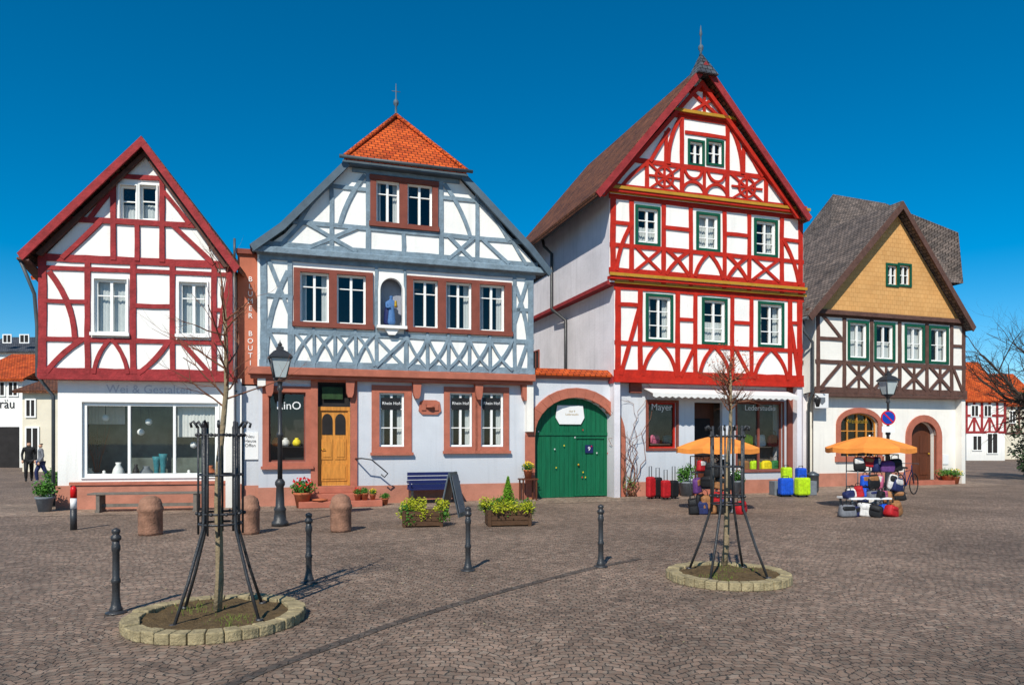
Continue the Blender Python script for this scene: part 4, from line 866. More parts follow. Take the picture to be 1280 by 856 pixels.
# ------------------------------------------------------------ distant houses
def far(name, label, px0, px1, d, ye, yr, wm, rm, timber=None, wins=(), rz=0, depth=8, over=.3):
    x0, x1 = (px0-640)/F*d, (px1-640)/F*d; r = thing(name, label, 'house', (x0, d, 0), rz)
    w_ = x1-x0; ze = CH+(HY-ye)/F*d; zr = CH+(HY-yr)/F*d
    MB().box(0, w_, 0, depth, 0, ze).build('wall', wm, r)
    mb = MB(); dm = depth/2
    mb.slab([(-over, -.4, ze-.1), (w_+.3, -.4, ze-.1), (w_+.3, dm, zr), (-over, dm, zr)], .15); mb.slab([(-over, depth+.4, ze-.1), (-over, dm, zr), (w_+.3, dm, zr), (w_+.3, depth+.4, ze-.1)], .15)
    for a in (0, w_): mb.add([(a, 0, ze-.1), (a, depth, ze-.1), (a, dm, zr-.1)], [[0, 1, 2]])
    mb.build('roof', rm, r)
    for (a, b, c, e) in wins:
        ua = (a-px0)/F*d; ub = (c-px0)/F*d; za = CH+(HY-e)/F*d; zb = CH+(HY-b)/F*d
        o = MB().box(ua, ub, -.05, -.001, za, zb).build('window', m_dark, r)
        g = MB(); ring(g, ua, za, ub, zb, .08, -.08, -.0); g.box((ua+ub)/2-.03, (ua+ub)/2+.03, -.07, -.05, za, zb); g.build('frame', m_wframe, o)
    if timber:
        mb = MB(); n = 5; zm = ze*.45
        for i in range(n+1): mb.box(w_*i/n-.1, w_*i/n+.1, -.04, -.002, zm, ze)
        for i, zz in enumerate((zm, (zm+ze)/2, ze-.15)): mb.box(0, w_, -.045, -.002, zz, zz+.2)
        for i in range(n):
            a = w_*i/n; b = w_*(i+1)/n
            if i % 2: a, b = b, a
            mb.prism([(a-.08, zm), (a+.08, zm), (b+.08, (zm+ze)/2), (b-.08, (zm+ze)/2)], -.038, -.002)
        mb.build('timber_frame', timber, r)
    return r, w_, ze, zr
r, w_, ze, zr = far('inn', 'white inn with orange roof and black lettering at the far left edge', -40, 28, 46, 472, 432, m_white, m_tile_or, None, [(-5, 478, 6, 494), (12, 478, 22, 494)], depth=9)
text('Bräu', 'inn_lettering', r, ((5+40)/F*46, -.03, CH+(HY-505)/F*46), .85, m_black, xs=.9)
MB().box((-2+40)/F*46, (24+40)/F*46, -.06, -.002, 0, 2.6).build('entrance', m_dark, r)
far('background_house', 'white house rising above the orange inn roof at the far left', -30, 48, 62, 438, 413, m_white, m_slate, None, [(5, 419, 14, 428), (26, 419, 36, 428)])
r, *_ = far('background_house', 'pale house with dark tiled roof in the left side street', 28, 75, 40, 486, 458, m_cream, m_tile_br, None, [(34, 500, 44, 520), (34, 535, 48, 575)])
far('background_house', 'house whose orange roof corner peeks out behind the leftmost gable', 82, 140, 30, 345, 279, m_white, m_tile_or, over=1.2)
far('background_house', 'small half-timbered house with orange roof in the right side street', 1208, 1256, 62, 500, 446, m_white, m_tile_or, m_crimson, [(1214, 507, 1222, 520), (1230, 507, 1238, 520), (1216, 545, 1226, 562), (1234, 542, 1246, 566)])
far('background_house', 'farther orange-roofed house behind the dark bush at the right edge', 1256, 1300, 66, 505, 462, m_cream, m_tile_or, m_brown, [(1262, 514, 1268, 528)])

# ------------------------------------------------------------ trees
def branchy(mb, p, d, L, r, depth, spread, up=.25, kids=(3, 4), curve=.15, mi=0):
    pts = [Vector(p)]; dd = Vector(d).normalized(); n = 4; rs = [r]
    for i in range(n):
        dd = (dd+Vector((random.gauss(0, curve), random.gauss(0, curve), random.gauss(0, curve)+up*.2))).normalized()
        pts.append(pts[-1]+dd*L/n); rs.append(r*(1-.6*(i+1)/n))
    mb.tube(pts, rs, 5 if depth > 0 else 4, mi, caps=False)
    if depth > 0:
        for k in range(random.randint(*kids)):
            i = random.randint(1, n); q = pts[i]
            a = Vector((random.gauss(0, 1), random.gauss(0, 1), random.gauss(0, .6))).normalized()
            branchy(mb, q, dd+a*spread, L*random.uniform(.5, .75), rs[i]*.6, depth-1, spread, up, kids, curve, mi)
def young_tree(px, py, ytop, label, seed, nb, leafm, Lb, zfork, th=.012, top=.2):
    random.seed(seed); loc = gp(px, py); d = loc[1]; H_ = CH+(HY-ytop)/F*d
    r = thing('young_tree', label, 'tree', loc, 0)
    mb = MB(); n = 8; pts = []
    for i in range(n+1): pts.append(Vector((.02*sin(i*1.3)+.10*i/n, .02*cos(i), H_*.82*i/n)))
    mb.tube(pts, [.045*(1-.6*i/n) for i in range(n+1)], 8); mb.build('trunk', m_bark, r)
    cr = MB()
    for i in range(nb):
        z = random.uniform(zfork, .97); q = pts[min(n, int(z*n))].lerp(pts[min(n, int(z*n)+1)], z*n-int(z*n))
        a = random.uniform(0, 2*pi)
        branchy(cr, q, (cos(a), sin(a), random.uniform(.2, 1.0)), Lb*random.uniform(.6, 1.1)*(1.25-z*.5), th, 2, .7, .3)
    branchy(cr, pts[-1], (0, 0, 1), H_*top, .014, 2, .6, .4)
    if leafm: cr.leaves((.1, 0, H_*.86), (.42, .42, .38), 260, .016, 1, .1)
    cr.build('crown', [m_twig, leafm or m_twig], r)
    return r
young_tree(270, 773, 300, 'slim bare young tree inside the iron guard nearest the camera', 5, 16, None, .66, .68, .01, .12)
young_tree(905, 713, 412, 'slim young tree with small twiggy reddish head inside the farther iron guard', 9, 26, m_terr, .42, .8, .012, .08)
random.seed(21)
r = thing('bare_tree', 'dark bare tree spreading branches into the picture at the right edge', 'tree', gd(1308, 30), 0)
mb = MB(); mb.tube([(0, 0, 0), (.1, 0, 1.5), (0, .1, 3)], [.28, .22, .18], 10); mb.build('trunk', m_twigdark, r)
mb = MB()
for i in range(15):
    a = random.uniform(0, 2*pi); branchy(mb, (0, .1, random.uniform(2.4, 3.2)), (cos(a)*1.1, sin(a)*1.1, random.uniform(.4, 1.3)), random.uniform(2.5, 3.5), .09, 3, .75, .15, (4, 5), .22)
mb.build('crown', m_twigdark, r)
r = thing('hedge_bush', 'tall dark green bush at the right edge of the square', 'bush', gd(1288, 34), 0)
mb = MB(); mb.tube([(0, 0, 0), (0, 0, 2)], .1); mb.build('stem', m_twigdark, r)
mb = MB()
for i in range(14): mb.leaves((random.uniform(-.6, .7), random.uniform(-.6, .6), random.uniform(.4, 3.9)), (.55, .55, .5), 220, .09, 0, .4)
mb.build('foliage', m_leafd, r)

# ------------------------------------------------------------ stone rings
def bed(px, d, R, label, seed):
    random.seed(seed); r = thing('tree_bed', label, 'tree bed', gd(px, d), 0, None)
    n = 34
    for i in range(n):
        j = random.uniform(-.01, .01); a0 = 2*pi*i/n+.005+j*.3; a1 = 2*pi*(i+1)/n-.005-j*.2; R0 = R-.15+random.uniform(-.01, .01); R1 = R+random.uniform(-.012, .008); h = .1+random.uniform(-.008, .008)
        mb = MB(); mb.hprism([(R0*cos(a0), R0*sin(a0)), (R1*cos(a0), R1*sin(a0)), ((R1+.008)*cos((a0+a1)/2), (R1+.008)*sin((a0+a1)/2)), (R1*cos(a1), R1*sin(a1)), (R0*cos(a1), R0*sin(a1))], 0, h); mb.build('kerb_stone', m_kerb, r, bevel=.01)
    mb = MB(); vs = [(0, 0, .08)]; k = 30
    for rr in (.35, .7, 1):
        for i in range(k): a = 2*pi*i/k; q = rr*(R-.14); vs.append((q*cos(a), q*sin(a), .065+random.uniform(-.015, .025)))
    fs = [[0, 1+i, 1+(i+1) % k] for i in range(k)]
    for j in range(2):
        for i in range(k): i2 = (i+1) % k; fs.append([1+j*k+i, 1+(j+1)*k+i, 1+(j+1)*k+i2, 1+j*k+i2])
    mb.add(vs, fs, 0, True); mb.build('soil', m_soil, r)
    mb = MB()
    for i in range(520):
        a = random.uniform(0, 2*pi); q = sqrt(random.random())*(R-.18); x, y = q*cos(a), q*sin(a)
        if sin(a*2+seed)+sin(q*7)*.4+random.random()*.8 < .9: continue
        hx = random.uniform(.015, .05); mb.add([(x-.005, y, .06), (x+.005, y, .06), (x+random.uniform(-.03, .03), y+random.uniform(-.02, .02), .07+hx)], [[0, 1, 2]])
    o = mb.build('grass', m_grassm, r); o['kind'] = 'stuff'; return r
bed(271, 6.95, .82, 'round granite-edged tree bed nearest the camera', 3)
bed(910, 9.08, .76, 'round granite-edged tree bed farther from the camera', 6)

# ------------------------------------------------------------ tree guards
r = thing('tree_guard', 'black iron guard with splayed legs round the tree nearest the camera', 'tree guard', gd(276, 6.95), .3)
Ht = 1.93
for k in range(4):
    a = pi/2*k+pi/4; c, s_ = cos(a), sin(a)
    mb = MB(); mb.tube([(.52*c, .52*s_, .05), (.36*c, .36*s_, .45), (.2*c, .2*s_, .92), (.19*c, .19*s_, 1.1), (.19*c, .19*s_, Ht)], .016, 6); mb.lathe([(.035, 0), (.035, .03)], (.52*c, .52*s_, .06), 8); mb.build('leg', m_iron, r)
for k in range(12):
    if k % 3 == 1: continue
    a = 2*pi*k/12+.0; c, s_ = cos(a), sin(a)
    mb = MB(); mb.tube([(.2*c, .2*s_, .85), (.2*c, .2*s_, Ht-.05)], .011, 5)
    mb.tube([(.2*c, .2*s_, Ht-.06), (.245*c, .245*s_, Ht-.0), (.27*c, .27*s_, Ht-.02), (.26*c, .26*s_, Ht-.06)], .013, 5)
    mb.build('bar', m_iron, r)
for z in (.95, 1.05, 1.42, 1.8):
    mb = MB(); mb.tube([(.195*cos(2*pi*i/20), .195*sin(2*pi*i/20), z) for i in range(21)], .012, 5)
    if z in (1.05, 1.8):
        for i in range(10): mb.ball((.215*cos(2*pi*i/10), .215*sin(2*pi*i/10), z), .018, 0, 6)
    mb.build('ring', m_iron, r)
dup(r, gd(909, 9.08), .1, 'black iron guard with splayed legs round the farther tree', 1.0)
# ------------------------------------------------------------ bollards
r = thing('iron_bollard', 'slim dark iron bollard nearest the camera, left of the near tree bed', 'bollard', gp(145, 766), 0, 'slim iron bollards across the square')
mb = MB(); mb.lathe([(.062, 0), (.062, .05), (.05, .07), (.042, .12), (.036, .16), (.036, .3), (.044, .31), (.044, .34), (.034, .36), (.033, .62), (.042, .64), (.042, .68), (.034, .7), (.034, .73)], (0, 0, 0), 16); mb.build('post', m_iron, r)
mb = MB(); mb.lathe([(.034, .73), (.048, .745), (.05, .775), (.036, .79), (.03, .8), (.042, .82), (.04, .845), (.015, .86), (.002, .865)], (0, 0, 0), 16); mb.build('cap', m_iron, r)
mb = MB(); mb.lathe([(.1, 0), (.1, .012), (.06, .03)], (0, 0, 0), 16); mb.build('base', m_iron, r)
dup(r, gp(386, 728), .3, 'slim dark iron bollard right of the near tree guard'); dup(r, gp(585, 713), .6, 'slim dark iron bollard in front of the two flower boxes'); dup(r, gp(751, 708), .9, 'slim dark iron bollard in front of the green gate')
r = thing('striped_bollard', 'short red, white and black banded bollard at the left', 'bollard', gp(92, 662))
MB().lathe([(.06, 0), (.06, .42)], seg=14).build('post', m_iron, r); MB().lathe([(.058, .42), (.058, .62)], seg=14).build('white_band', m_signw, r); MB().lathe([(.059, .62), (.059, .78), (.05, .83), (.01, .86)], seg=14).build('red_band', m_signred, r)
mb = MB(); mb.lathe([(.2, 0), (.21, .05), (.21, .42), (.225, .44), (.225, .5), (.2, .54), (.2, .58), (.17, .66), (.1, .71), (.01, .73)], seg=24)
o = single(mb, 'stone_bollard', m_stone, 'stout sandstone bollard in front of the low bench', 'bollard', gp(188, 668), 0, 'sandstone bollards before the shops')
for px, py, l_, s_ in ((312, 667, 'stout sandstone bollard just left of the tall street lamp', .85), (426, 664, 'stout sandstone bollard before the oak door steps', .95)):
    c = o.copy(); C.objects.link(c); c.location = gp(px, py); c['label'] = l_; c.scale = (s_, s_, 1)
# ------------------------------------------------------------ lamps
r = thing('street_lamp', 'tall black old-style street lamp before the blue-grey house', 'street lamp', gp(350, 657), .4)
mb = MB(); mb.lathe([(.17, 0), (.17, .08), (.13, .12), (.11, .3), (.13, .34), (.09, .4), (.075, .8), (.1, .84), (.1, .9), (.06, .96)], seg=12); mb.build('base', m_iron, r)
mb = MB(); mb.lathe([(.05, .95), (.045, 1.8), (.07, 1.83), (.07, 1.88), (.04, 1.92), (.035, 2.75), (.065, 2.8), (.04, 2.84), (.05, 2.93), (.12, 2.98), (.12, 3.0)], seg=12); mb.build('post', m_iron, r)
def sq(mb, prof, z0): mb.lathe([(a*1.414, b) for a, b in prof], (0, 0, z0), 4, 0, False)
mb = MB(); sq(mb, [(.12, 0), (.13, .02), (.12, .03)], 3.0)
for k in range(4):
    a = pi/4+pi/2*k; mb.tube([(.12*1.35*cos(a), .12*1.35*sin(a), 3.02), (.2*1.4*cos(a), .2*1.4*sin(a), 3.42)], .014, 5)
mb.build('lantern_frame', m_iron, r)
mb = MB(); sq(mb, [(.108, 0), (.183, .38)], 3.03); mb.build('lantern_glass', m_lamp, r)
mb = MB(); sq(mb, [(.23, 0), (.23, .03), (.14, .13), (.07, .17), (.07, .22), (.04, .25)], 3.42); mb.lathe([(.03, .25), (.05, .28), (.01, .34), (.003, .38)], (0, 0, 3.42), 8); mb.build('lantern_cap', m_iron, r)
dup(r, gd(1110, 22.9), .2, 'black old-style street lamp carrying a round no-stopping sign', 1.06)
r = thing('no_stopping_sign', 'round red and blue no-stopping sign above a small white plate', 'sign', gd(1110, 22.78, 0), 0)
def disc(r0, z, y0, y1, mb=None): mb = mb or MB(); return mb.prism([(r0*cos(2*pi*i/28), z+r0*sin(2*pi*i/28)) for i in range(28)], y0, y1)
zc = CH+(HY-522)/F*22.8
disc(.23, zc, -.02, 0).build('rim', m_signred, r); disc(.195, zc, -.028, -.021).build('face', m_signblue, r)
for a in (-pi/4,):
    mb = MB(); d_ = Vector((cos(a), sin(a)))*.2; n_ = Vector((-d_.y, d_.x)).normalized()*.02
    mb.prism([(-d_.x-n_.x, zc-d_.y-n_.y), (d_.x-n_.x, zc+d_.y-n_.y), (d_.x+n_.x, zc+d_.y+n_.y), (-d_.x+n_.x, zc-d_.y+n_.y)], -.034-.002*(a > 0), -.029); mb.build('cross_bar', m_signred, r)
MB().box(-.2, .2, -.02, 0, zc-.46, zc-.27).build('plate', m_signw, r)
# ------------------------------------------------------------ bench + navy bench + board
r = thing('bench', 'long low grey wooden bench without back under the wide shop window', 'bench', gd(187, 17.75), radians(10.6))
L = 1.33
mb = MB()
for y in (-.18, -.02, .14): mb.box(-L, L, y-.065, y+.065, .43, .47)
mb.build('seat', m_wood_bench, r, bevel=.006)
for s_ in (-1, 1): mb = MB(); mb.box(s_*1.1-.04, s_*1.1+.04, -.22, .18, .05, .43); mb.box(s_*1.1-.05, s_*1.1+.05, -.26, .22, 0, .05); mb.build('leg', m_wood_bench, r)
MB().box(-1.06, 1.06, -.04, .0, .12, .2).build('stretcher', m_wood_bench, r)
r = thing('navy_bench', 'navy blue bench standing against the blue-grey house wall', 'bench', gd(541, 19.95), A18)
mb = MB()
for i in range(4): mb.box(-.68, .68, .13+.012*i, .16+.012*i, .44+.11*i, .53+.11*i)
mb.build('backrest', m_navy, r)
mb = MB()
for i in range(4): mb.box(-.7, .7, -.3+.105*i, -.21+.105*i, .4, .44)
mb.build('seat', m_navy, r)
for s_ in (-1, 1): MB().box(s_*.62-.03, s_*.62+.03, -.28, .15, .006, .4).build('leg', m_iron, r); MB().box(s_*.68-.03, s_*.68+.03, -.28, .12, .58, .63).box(s_*.68-.025, s_*.68+.025, -.28, -.23, .44, .58).build('armrest', m_navy, r)
r = thing('folding_board', 'grey folding advertising board standing edge-on behind the flower boxes', 'sign board', gd(566, 16.6), radians(78))
for s_ in (-1, 1):
    mb = MB(); mb.slab([(-.3, s_*.24, 0), (.3, s_*.24, 0), (.3, 0.015*s_, 1.02), (-.3, .015*s_, 1.02)][::-s_], .025); p_ = mb.build('board_panel', m_galv, r)
    mb = MB(); mb.slab([(-.25, s_*.222+.018*s_, .1), (.25, s_*.222+.018*s_, .1), (.25, .042*s_+.012*s_, .95), (-.25, .042*s_+.012*s_, .95)][::-s_], .008); mb.build('poster', m_greypot, p_)
# ------------------------------------------------------------ planters & pots
def flowerbox(px, py, w, label, seed, cone=False):
    random.seed(seed); r = thing('flower_box', label, 'flower box', gp(px, py), .15)
    mb = MB()
    for i in range(3): mb.box(-w/2, w/2, -.26, -.23, .03+i*.1, .12+i*.1); mb.box(-w/2, w/2, .23, .26, .03+i*.1, .12+i*.1); mb.box(-w/2, -w/2+.03, -.23, .23, .03+i*.1, .12+i*.1); mb.box(w/2-.03, w/2, -.23, .23, .03+i*.1, .12+i*.1)
    for a in (-w/2+.01, w/2-.07):
        for b in (-.275, .22): mb.box(a, a+.06, b, b+.055, 0, .34)
    mb.box(-w/2+.03, w/2-.03, -.23, .23, .2, .3); mb.build('box', m_woodbox, r)
    mb = MB()
    for i in range(18): mb.leaves((random.uniform(-w*.52, w*.52), random.uniform(-.33, .2), random.uniform(.16, .48)), (.17, .14, .15), 150, .026, random.choice([0, 0, 1]), .3)
    mb.build('foliage', [m_leafy, m_leafg], r)
    if cone:
        mb = MB()
        for i in range(12): t = i/11; mb.leaves((-.0, 0, .45+.5*t), (.17*(1-t)+.02, .17*(1-t)+.02, .06), 160, .022, 0, .5)
        mb.build('conifer', m_cone, r)
flowerbox(528, 657, .82, 'low wooden flower box with yellow-green ivy and no conifer', 1)
flowerbox(635, 656, .9, 'wooden flower box with a small cone-shaped conifer in its middle', 2, True)
def pot(loc, label, mat=m_terr, s=1, leaf=m_leafg, fl=None, tall=0, seed=1, rough=.2):
    random.seed(seed); r = thing('potted_plant', label, 'potted plant', loc, 0, None, s)
    mb = MB(); mb.lathe([(.11, 0), (.16, .26), (.18, .27), (.18, .31), (.15, .31), (.14, .27)], seg=16); mb.build('pot', mat, r)
    mb = MB()
    for i in range(5): mb.leaves((random.uniform(-.08, .08), random.uniform(-.08, .08), .4+tall*i/5), (rough, rough, .16), 90, .035, 0, .2)
    mb.build('foliage', leaf, r)
    if fl: mb = MB(); mb.leaves((0, 0, .48+tall*.6), (rough, rough, .15), 60, .04, 0, .7); mb.build('flowers', fl, r)
    return r
pot(gd(378, 18.6, 0), 'red-flowered plant in terracotta pot left of the oak door steps', s=1.3, leaf=m_leafg, fl=m_flow, seed=2)
P0 = H2.W
pot(P0(H2.U(447, -.85), -.85, .17), 'small red-flowered plant on the doorstep of the oak door', s=.55, fl=m_flow, seed=3)
pot(P0(H2.U(456, -.85), -.85, .17), 'small green plant on the doorstep, between red and yellow ones', s=.6, seed=4)
pot(P0(H2.U(466, -.85), -.85, .17), 'small yellow-flowered plant at the right end of the doorstep', s=.5, fl=m_yflow, seed=5)
pot(P0(H2.U(481, -.6), -.6, .0), 'small plant pot on the ground right of the oak doorstep', s=.6, seed=6)
single(MB().lathe([(.12, 0), (.2, .03), (.2, .05), (.05, .07)], seg=14), 'clay_dish', m_terr, 'shallow clay dish lying on the lowest step of the oak door', 'dish', P0(H2.U(400, -.85), -.85, .171))
r = thing('plant_stand', 'small dark stand carrying a yellow-flowered plant left of the gate', 'stand', HG.W(HG.U(660, -.35), -.35, 0), A18)
MB().box(-.25, .25, -.2, .2, .6, .64).build('top', m_doordark, r)
for a in (-.2, .2):
    for b in (-.16, .16): MB().box(a-.02, a+.02, b-.02, b+.02, 0, .6).build('leg', m_doordark, r)
pot(HG.W(HG.U(660, -.35), -.35, .64), 'yellow-flowered plant on the small stand left of the green gate', s=.8, fl=m_yflow, seed=8)
pot(H3.W(H3.U(858, -.4), -.4, 0), 'upright green plant in a tall grey pot left of the shop door', m_greypot, 1.5, tall=.2, seed=9)
pot(H3.W(H3.U(917, -.4), -.4, 0), 'white-flowered plant in a grey pot right of the shop door', m_greypot, 1.5, fl=m_signw, seed=10)
pot(H4.W(H4.U(1184, -.4), -.4, 0), 'low green planter right of the arched brown door', m_terr, 1.2, seed=11, rough=.34)
pot(H4.W(H4.U(1194, -.5), -.5, 0), 'yellow-flowered low planter at the right corner of the tan-gabled house', m_terr, 1.0, fl=m_yflow, seed=12, rough=.3)
pot(gd(56, 17.6), 'green shrub in a grey tub at the left house corner', m_greypot, 1.2, tall=.15, seed=13)
pot(gd(66, 18.9), 'taller narrow pot plant behind the grey tub at the left corner', m_greypot, 1.1, tall=.5, seed=14)
random.seed(31); r = thing('climbing_vine', 'mostly leafless brown climbing vine on the wall right of the green gate', 'vine', HG.W(HG.U(783), -.05, 0), A18)
mb = MB()
for i in range(9):
    p = Vector((random.uniform(-.1, .3), -.08, 0)); pts = [p.copy()]
    for k in range(random.randint(7, 13)): p = p+Vector((random.gauss(0, .09), random.gauss(0, .01), random.uniform(.15, .3))); pts.append(p.copy())
    mb.tube(pts, [.016*(1-.7*k/len(pts)) for k in range(len(pts))], 5)
    branchy(mb, pts[-1], (random.gauss(0, 1), 0, .5), .5, .008, 1, .8)
mb.build('stem', m_twig, r); MB().leaves((.1, -.1, .4), (.3, .12, .4), 120, .03, 0, .2).build('foliage', m_leafg, r)

# ------------------------------------------------------------ parasols and goods
def parasol(px, d, label, half):
    r = thing('parasol', label, 'parasol', gd(px, d), .2)
    MB().lathe([(.25, 0), (.25, .05), (.05, .08)], seg=18).build('base', m_greypot, r)
    MB().tube([(0, 0, .05), (0, 0, 1.88)], .022, 8).build('pole', m_signw, r)
    mb = MB(); n = 8; vs = [(0, 0, 1.85)]
    for rr, z in ((.25, 1.82), (.45, 1.77), (.75, 1.67), (1, 1.57), (1.0, 1.45)):
        for k in range(n*4):
            a = 2*pi*k/(n*4); f = abs(sin(a*n/2)); q = rr*(1-.06*f); vs.append((q*half*cos(a), q*half*sin(a), z-(.03*f if z < 1.5 else .035*f*rr)))
    N = n*4; fs = [[0, 1+i, 1+(i+1) % N] for i in range(N)]
    for j in range(4):
        for i in range(N): i2 = (i+1) % N; fs.append([1+j*N+i, 1+(j+1)*N+i, 1+(j+1)*N+i2, 1+j*N+i2])
    mb.add(vs, fs); c = mb.build('canopy', m_orange, r)
    for k in range(n): a = 2*pi*k/n; MB().tube([(.03*cos(a), .03*sin(a), 1.5), (.5*half*cos(a), .5*half*sin(a), 1.7)], .007, 4).build('rib', m_galv, c)
parasol(896, 17.6, 'orange parasol before the tall red house', 1.02)
parasol(1087, 18.2, 'orange parasol before the tan-gabled house', 1.05)
bagn = [0]
def bag(loc, c, w, h, rz, label, group=None, hl=.2, t=.14, tilt=0, c2=None):
    bagn[0] += 1; r = thing('handbag', label, 'bag', loc, rz, group); r.rotation_euler[1] = tilt
    MB().puff(w, h, t, .36, 0, .14, bagn[0]).build('body', MC[c], r)
    mb = MB(); mb.puff(w*.86, h*.45, t*1.12, .4, 0, .0, bagn[0]+50); o = mb.build('flap', MC[c2 or c], r); o.location = (0, -.005, h*.5)
    mb = MB(); mb.tube([(-w*.3, 0, h*.92), (-w*.27, 0, h+hl*.7), (0, 0, h+hl), (w*.27, 0, h+hl*.7), (w*.3, 0, h*.92)], .009, 5); mb.build('strap', MC['black'], r)
    return r
ORD = ['first', 'second', 'third', 'fourth', 'fifth', 'sixth', 'seventh']
def rack(px, d, label, W_, D_, levels, seed, cols, place, rz=.1):
    random.seed(seed); loc = gd(px, d); r = thing('goods_rack', label, 'rack', loc, rz)
    for a in (-1, 1):
        for b in (-1, 1): MB().tube([(a*W_/2, b*D_/2, 0), (a*W_/2, b*D_/2, levels[-1])], .012, 6).build('post', m_galv, r)
    for z in levels:
        mb = MB(); p = [(-W_/2, -D_/2, z), (W_/2, -D_/2, z), (W_/2, D_/2, z), (-W_/2, D_/2, z), (-W_/2, -D_/2, z)]
        mb.tube(p, .01, 5); mb.tube([(-W_/2, 0, z), (W_/2, 0, z)], .008, 5); mb.build('rail', m_galv, r)
    for zi, z in enumerate(levels):
        n = len(cols[zi])
        for k in range(n):
            c = cols[zi][k]; h = random.uniform(.24, .38); hl = random.uniform(.06, .16)
            x = -W_/2*1.1+W_*1.1*(k+.5)/n+random.uniform(-.05, .05); y = -(D_/2+.07)+random.uniform(-.08, .12)
            X = loc[0]+x*cos(rz)-y*sin(rz); Y = loc[1]+x*sin(rz)+y*cos(rz)
            row = ['lowest', 'middle', 'top'][zi]
            bag((X, Y, max(.01, z-h-hl)), c, random.uniform(.2, .34), h, rz+random.uniform(-.8, .8), f'{c} bag, {ORD[k]} from left in the {row} row of the {place}', hl=hl, t=random.uniform(.1, .2), tilt=random.uniform(-.18, .18), c2=random.choice([None, None, 'black', 'tan', 'white']))
    return r
rack(1090, 17.9, 'metal rack hung with many handbags under the right parasol', 1.05, .5, (.6, .98, 1.4), 4, (('navy', 'white', 'grey', 'tan', 'black'), ('blue', 'black', 'pink', 'white', 'navy'), ('black', 'red', 'navy', 'purple', 'black')), 'right rack')
rack(886, 17.3, 'metal rack of dark bags under the left parasol', .75, .45, (.6, .98, 1.36), 5, (('black', 'tan', 'red', 'navy'), ('purple', 'black', 'tan', 'black'), ('red', 'black', 'grey', 'black')), 'left rack')
r = thing('display_table', 'low table crowded with small bags left of the right rack', 'table', gd(1080, 16.9), .1)
mb = MB(); mb.box(-.5, .5, -.3, .3, .38, .42); mb.build('table_top', m_signw, r)
for a in (-.44, .44):
    for b in (-.24, .24): MB().box(a-.02, a+.02, b-.02, b+.02, 0, .38).build('leg', m_galv, r)
random.seed(8)
cc = ['navy', 'white', 'red', 'blue', 'grey', 'black', 'pink']
for i in range(7):
    x = -.42+.14*i; L_ = gd(1080, 16.9); bag((L_[0]+x, L_[1]-.15+random.uniform(-.08, .2), .42), cc[i], random.uniform(.16, .26), random.uniform(.14, .28), random.uniform(-.8, .8), f'{cc[i]} bag on the low table, {ORD[i]} from left', hl=.08, tilt=random.uniform(-.3, .3), c2=random.choice([None, 'white', 'navy']))
for i, (px, c) in enumerate(((1059, 'grey'), (1069, 'navy'), (1080, 'white'), (1092, 'black'), (1103, 'blue'), (1113, 'red'), (1121, 'tan'))):
    bag(gd(px, 16.5+random.uniform(-.15, .3)), c, random.uniform(.24, .36), random.uniform(.2, .36), random.uniform(-.8, .8), f'{c} bag on the cobbles before the right rack, {ORD[i]} from left', hl=.1, t=.2, tilt=random.uniform(-.3, .3), c2=random.choice([None, 'white', 'black']))
for i, (px, c) in enumerate(((868, 'black'), (878, 'navy'), (890, 'tan'), (902, 'black'), (915, 'grey'), (926, 'red'))):
    bag(gd(px, 16.9+random.uniform(-.1, .4)), c, random.uniform(.22, .32), random.uniform(.24, .42), random.uniform(-.8, .8), f'{c} bag on the cobbles before the left rack, {ORD[i]} from left', hl=.1, t=.2, tilt=random.uniform(-.2, .2))
for px, z, v, c, nm in ((816, .9, .4, 'red', 'lower shelf left'), (827, .9, .4, 'orange', 'lower shelf middle'), (838, .9, .4, 'tan', 'lower shelf right'), (818, 1.63, .62, 'pink', 'upper shelf left'), (834, 1.63, .62, 'teal', 'upper shelf right')):
    bag(H3.W(H3.U(px, v), v, z), c, .3, .28, A18, f'{c} bag in the narrow shop window left of the door, {nm}', hl=.14)
for px, z, v, c, nm in ((930, .65, .4, 'tan', 'lower shelf left'), (944, .65, .4, 'lime', 'lower shelf second'), (958, .65, .4, 'yellow', 'lower shelf third'), (970, .65, .4, 'green', 'lower shelf right'), (934, 1.53, .7, 'lime', 'upper shelf left'), (950, 1.53, .7, 'white', 'upper shelf middle'), (966, 1.53, .7, 'red', 'upper shelf right')):
    bag(H3.W(H3.U(px, v), v, z), c, .36, .4, A18, f'{c} bag in the shop window right of the door, {nm}', hl=.16)
def suitcase(loc, c, w, h, rz, label, t=.26, up=.0, name='suitcase'):
    r = thing(name, label, 'suitcase', loc, rz)
    mb = MB(); mb.box(-w/2, w/2, -t/2, t/2, .06, h); mb.build('shell', MC[c], r, bevel=.05)
    for i in range(5): x = -w*.36+w*.72*i/4; MB().box(x-.012, x+.012, -t/2-.012, -t/2+.002, .12, h-.08).build('ridge', MC[c], r)
    for a in (-1, 1): MB().tube([(a*(w/2-.06)-.015, 0, .03), (a*(w/2-.06)+.015, 0, .03)], .03, 10).build('wheel', m_black, r)
    hh = h+.06+up; MB().tube([(-w*.22, 0, h-.01), (-w*.22, 0, hh), (w*.22, 0, hh), (w*.22, 0, h-.01)], .012, 5).build('handle', m_black, r)
    return r
suitcase(gd(982, 22.3), 'blue', .42, .58, .15, 'large bright blue suitcase standing on the ground')
suitcase(gd(1003, 22.2), 'lime', .44, .6, .3, 'large lime green suitcase standing on the ground')
suitcase(gd(983, 22.95, .45), 'lime', .3, .44, .1, 'small lime suitcase on a low box behind the blue suitcase')
suitcase(gd(1001, 22.95, .45), 'blue', .3, .42, .1, 'small blue suitcase on a low box behind the lime suitcase')
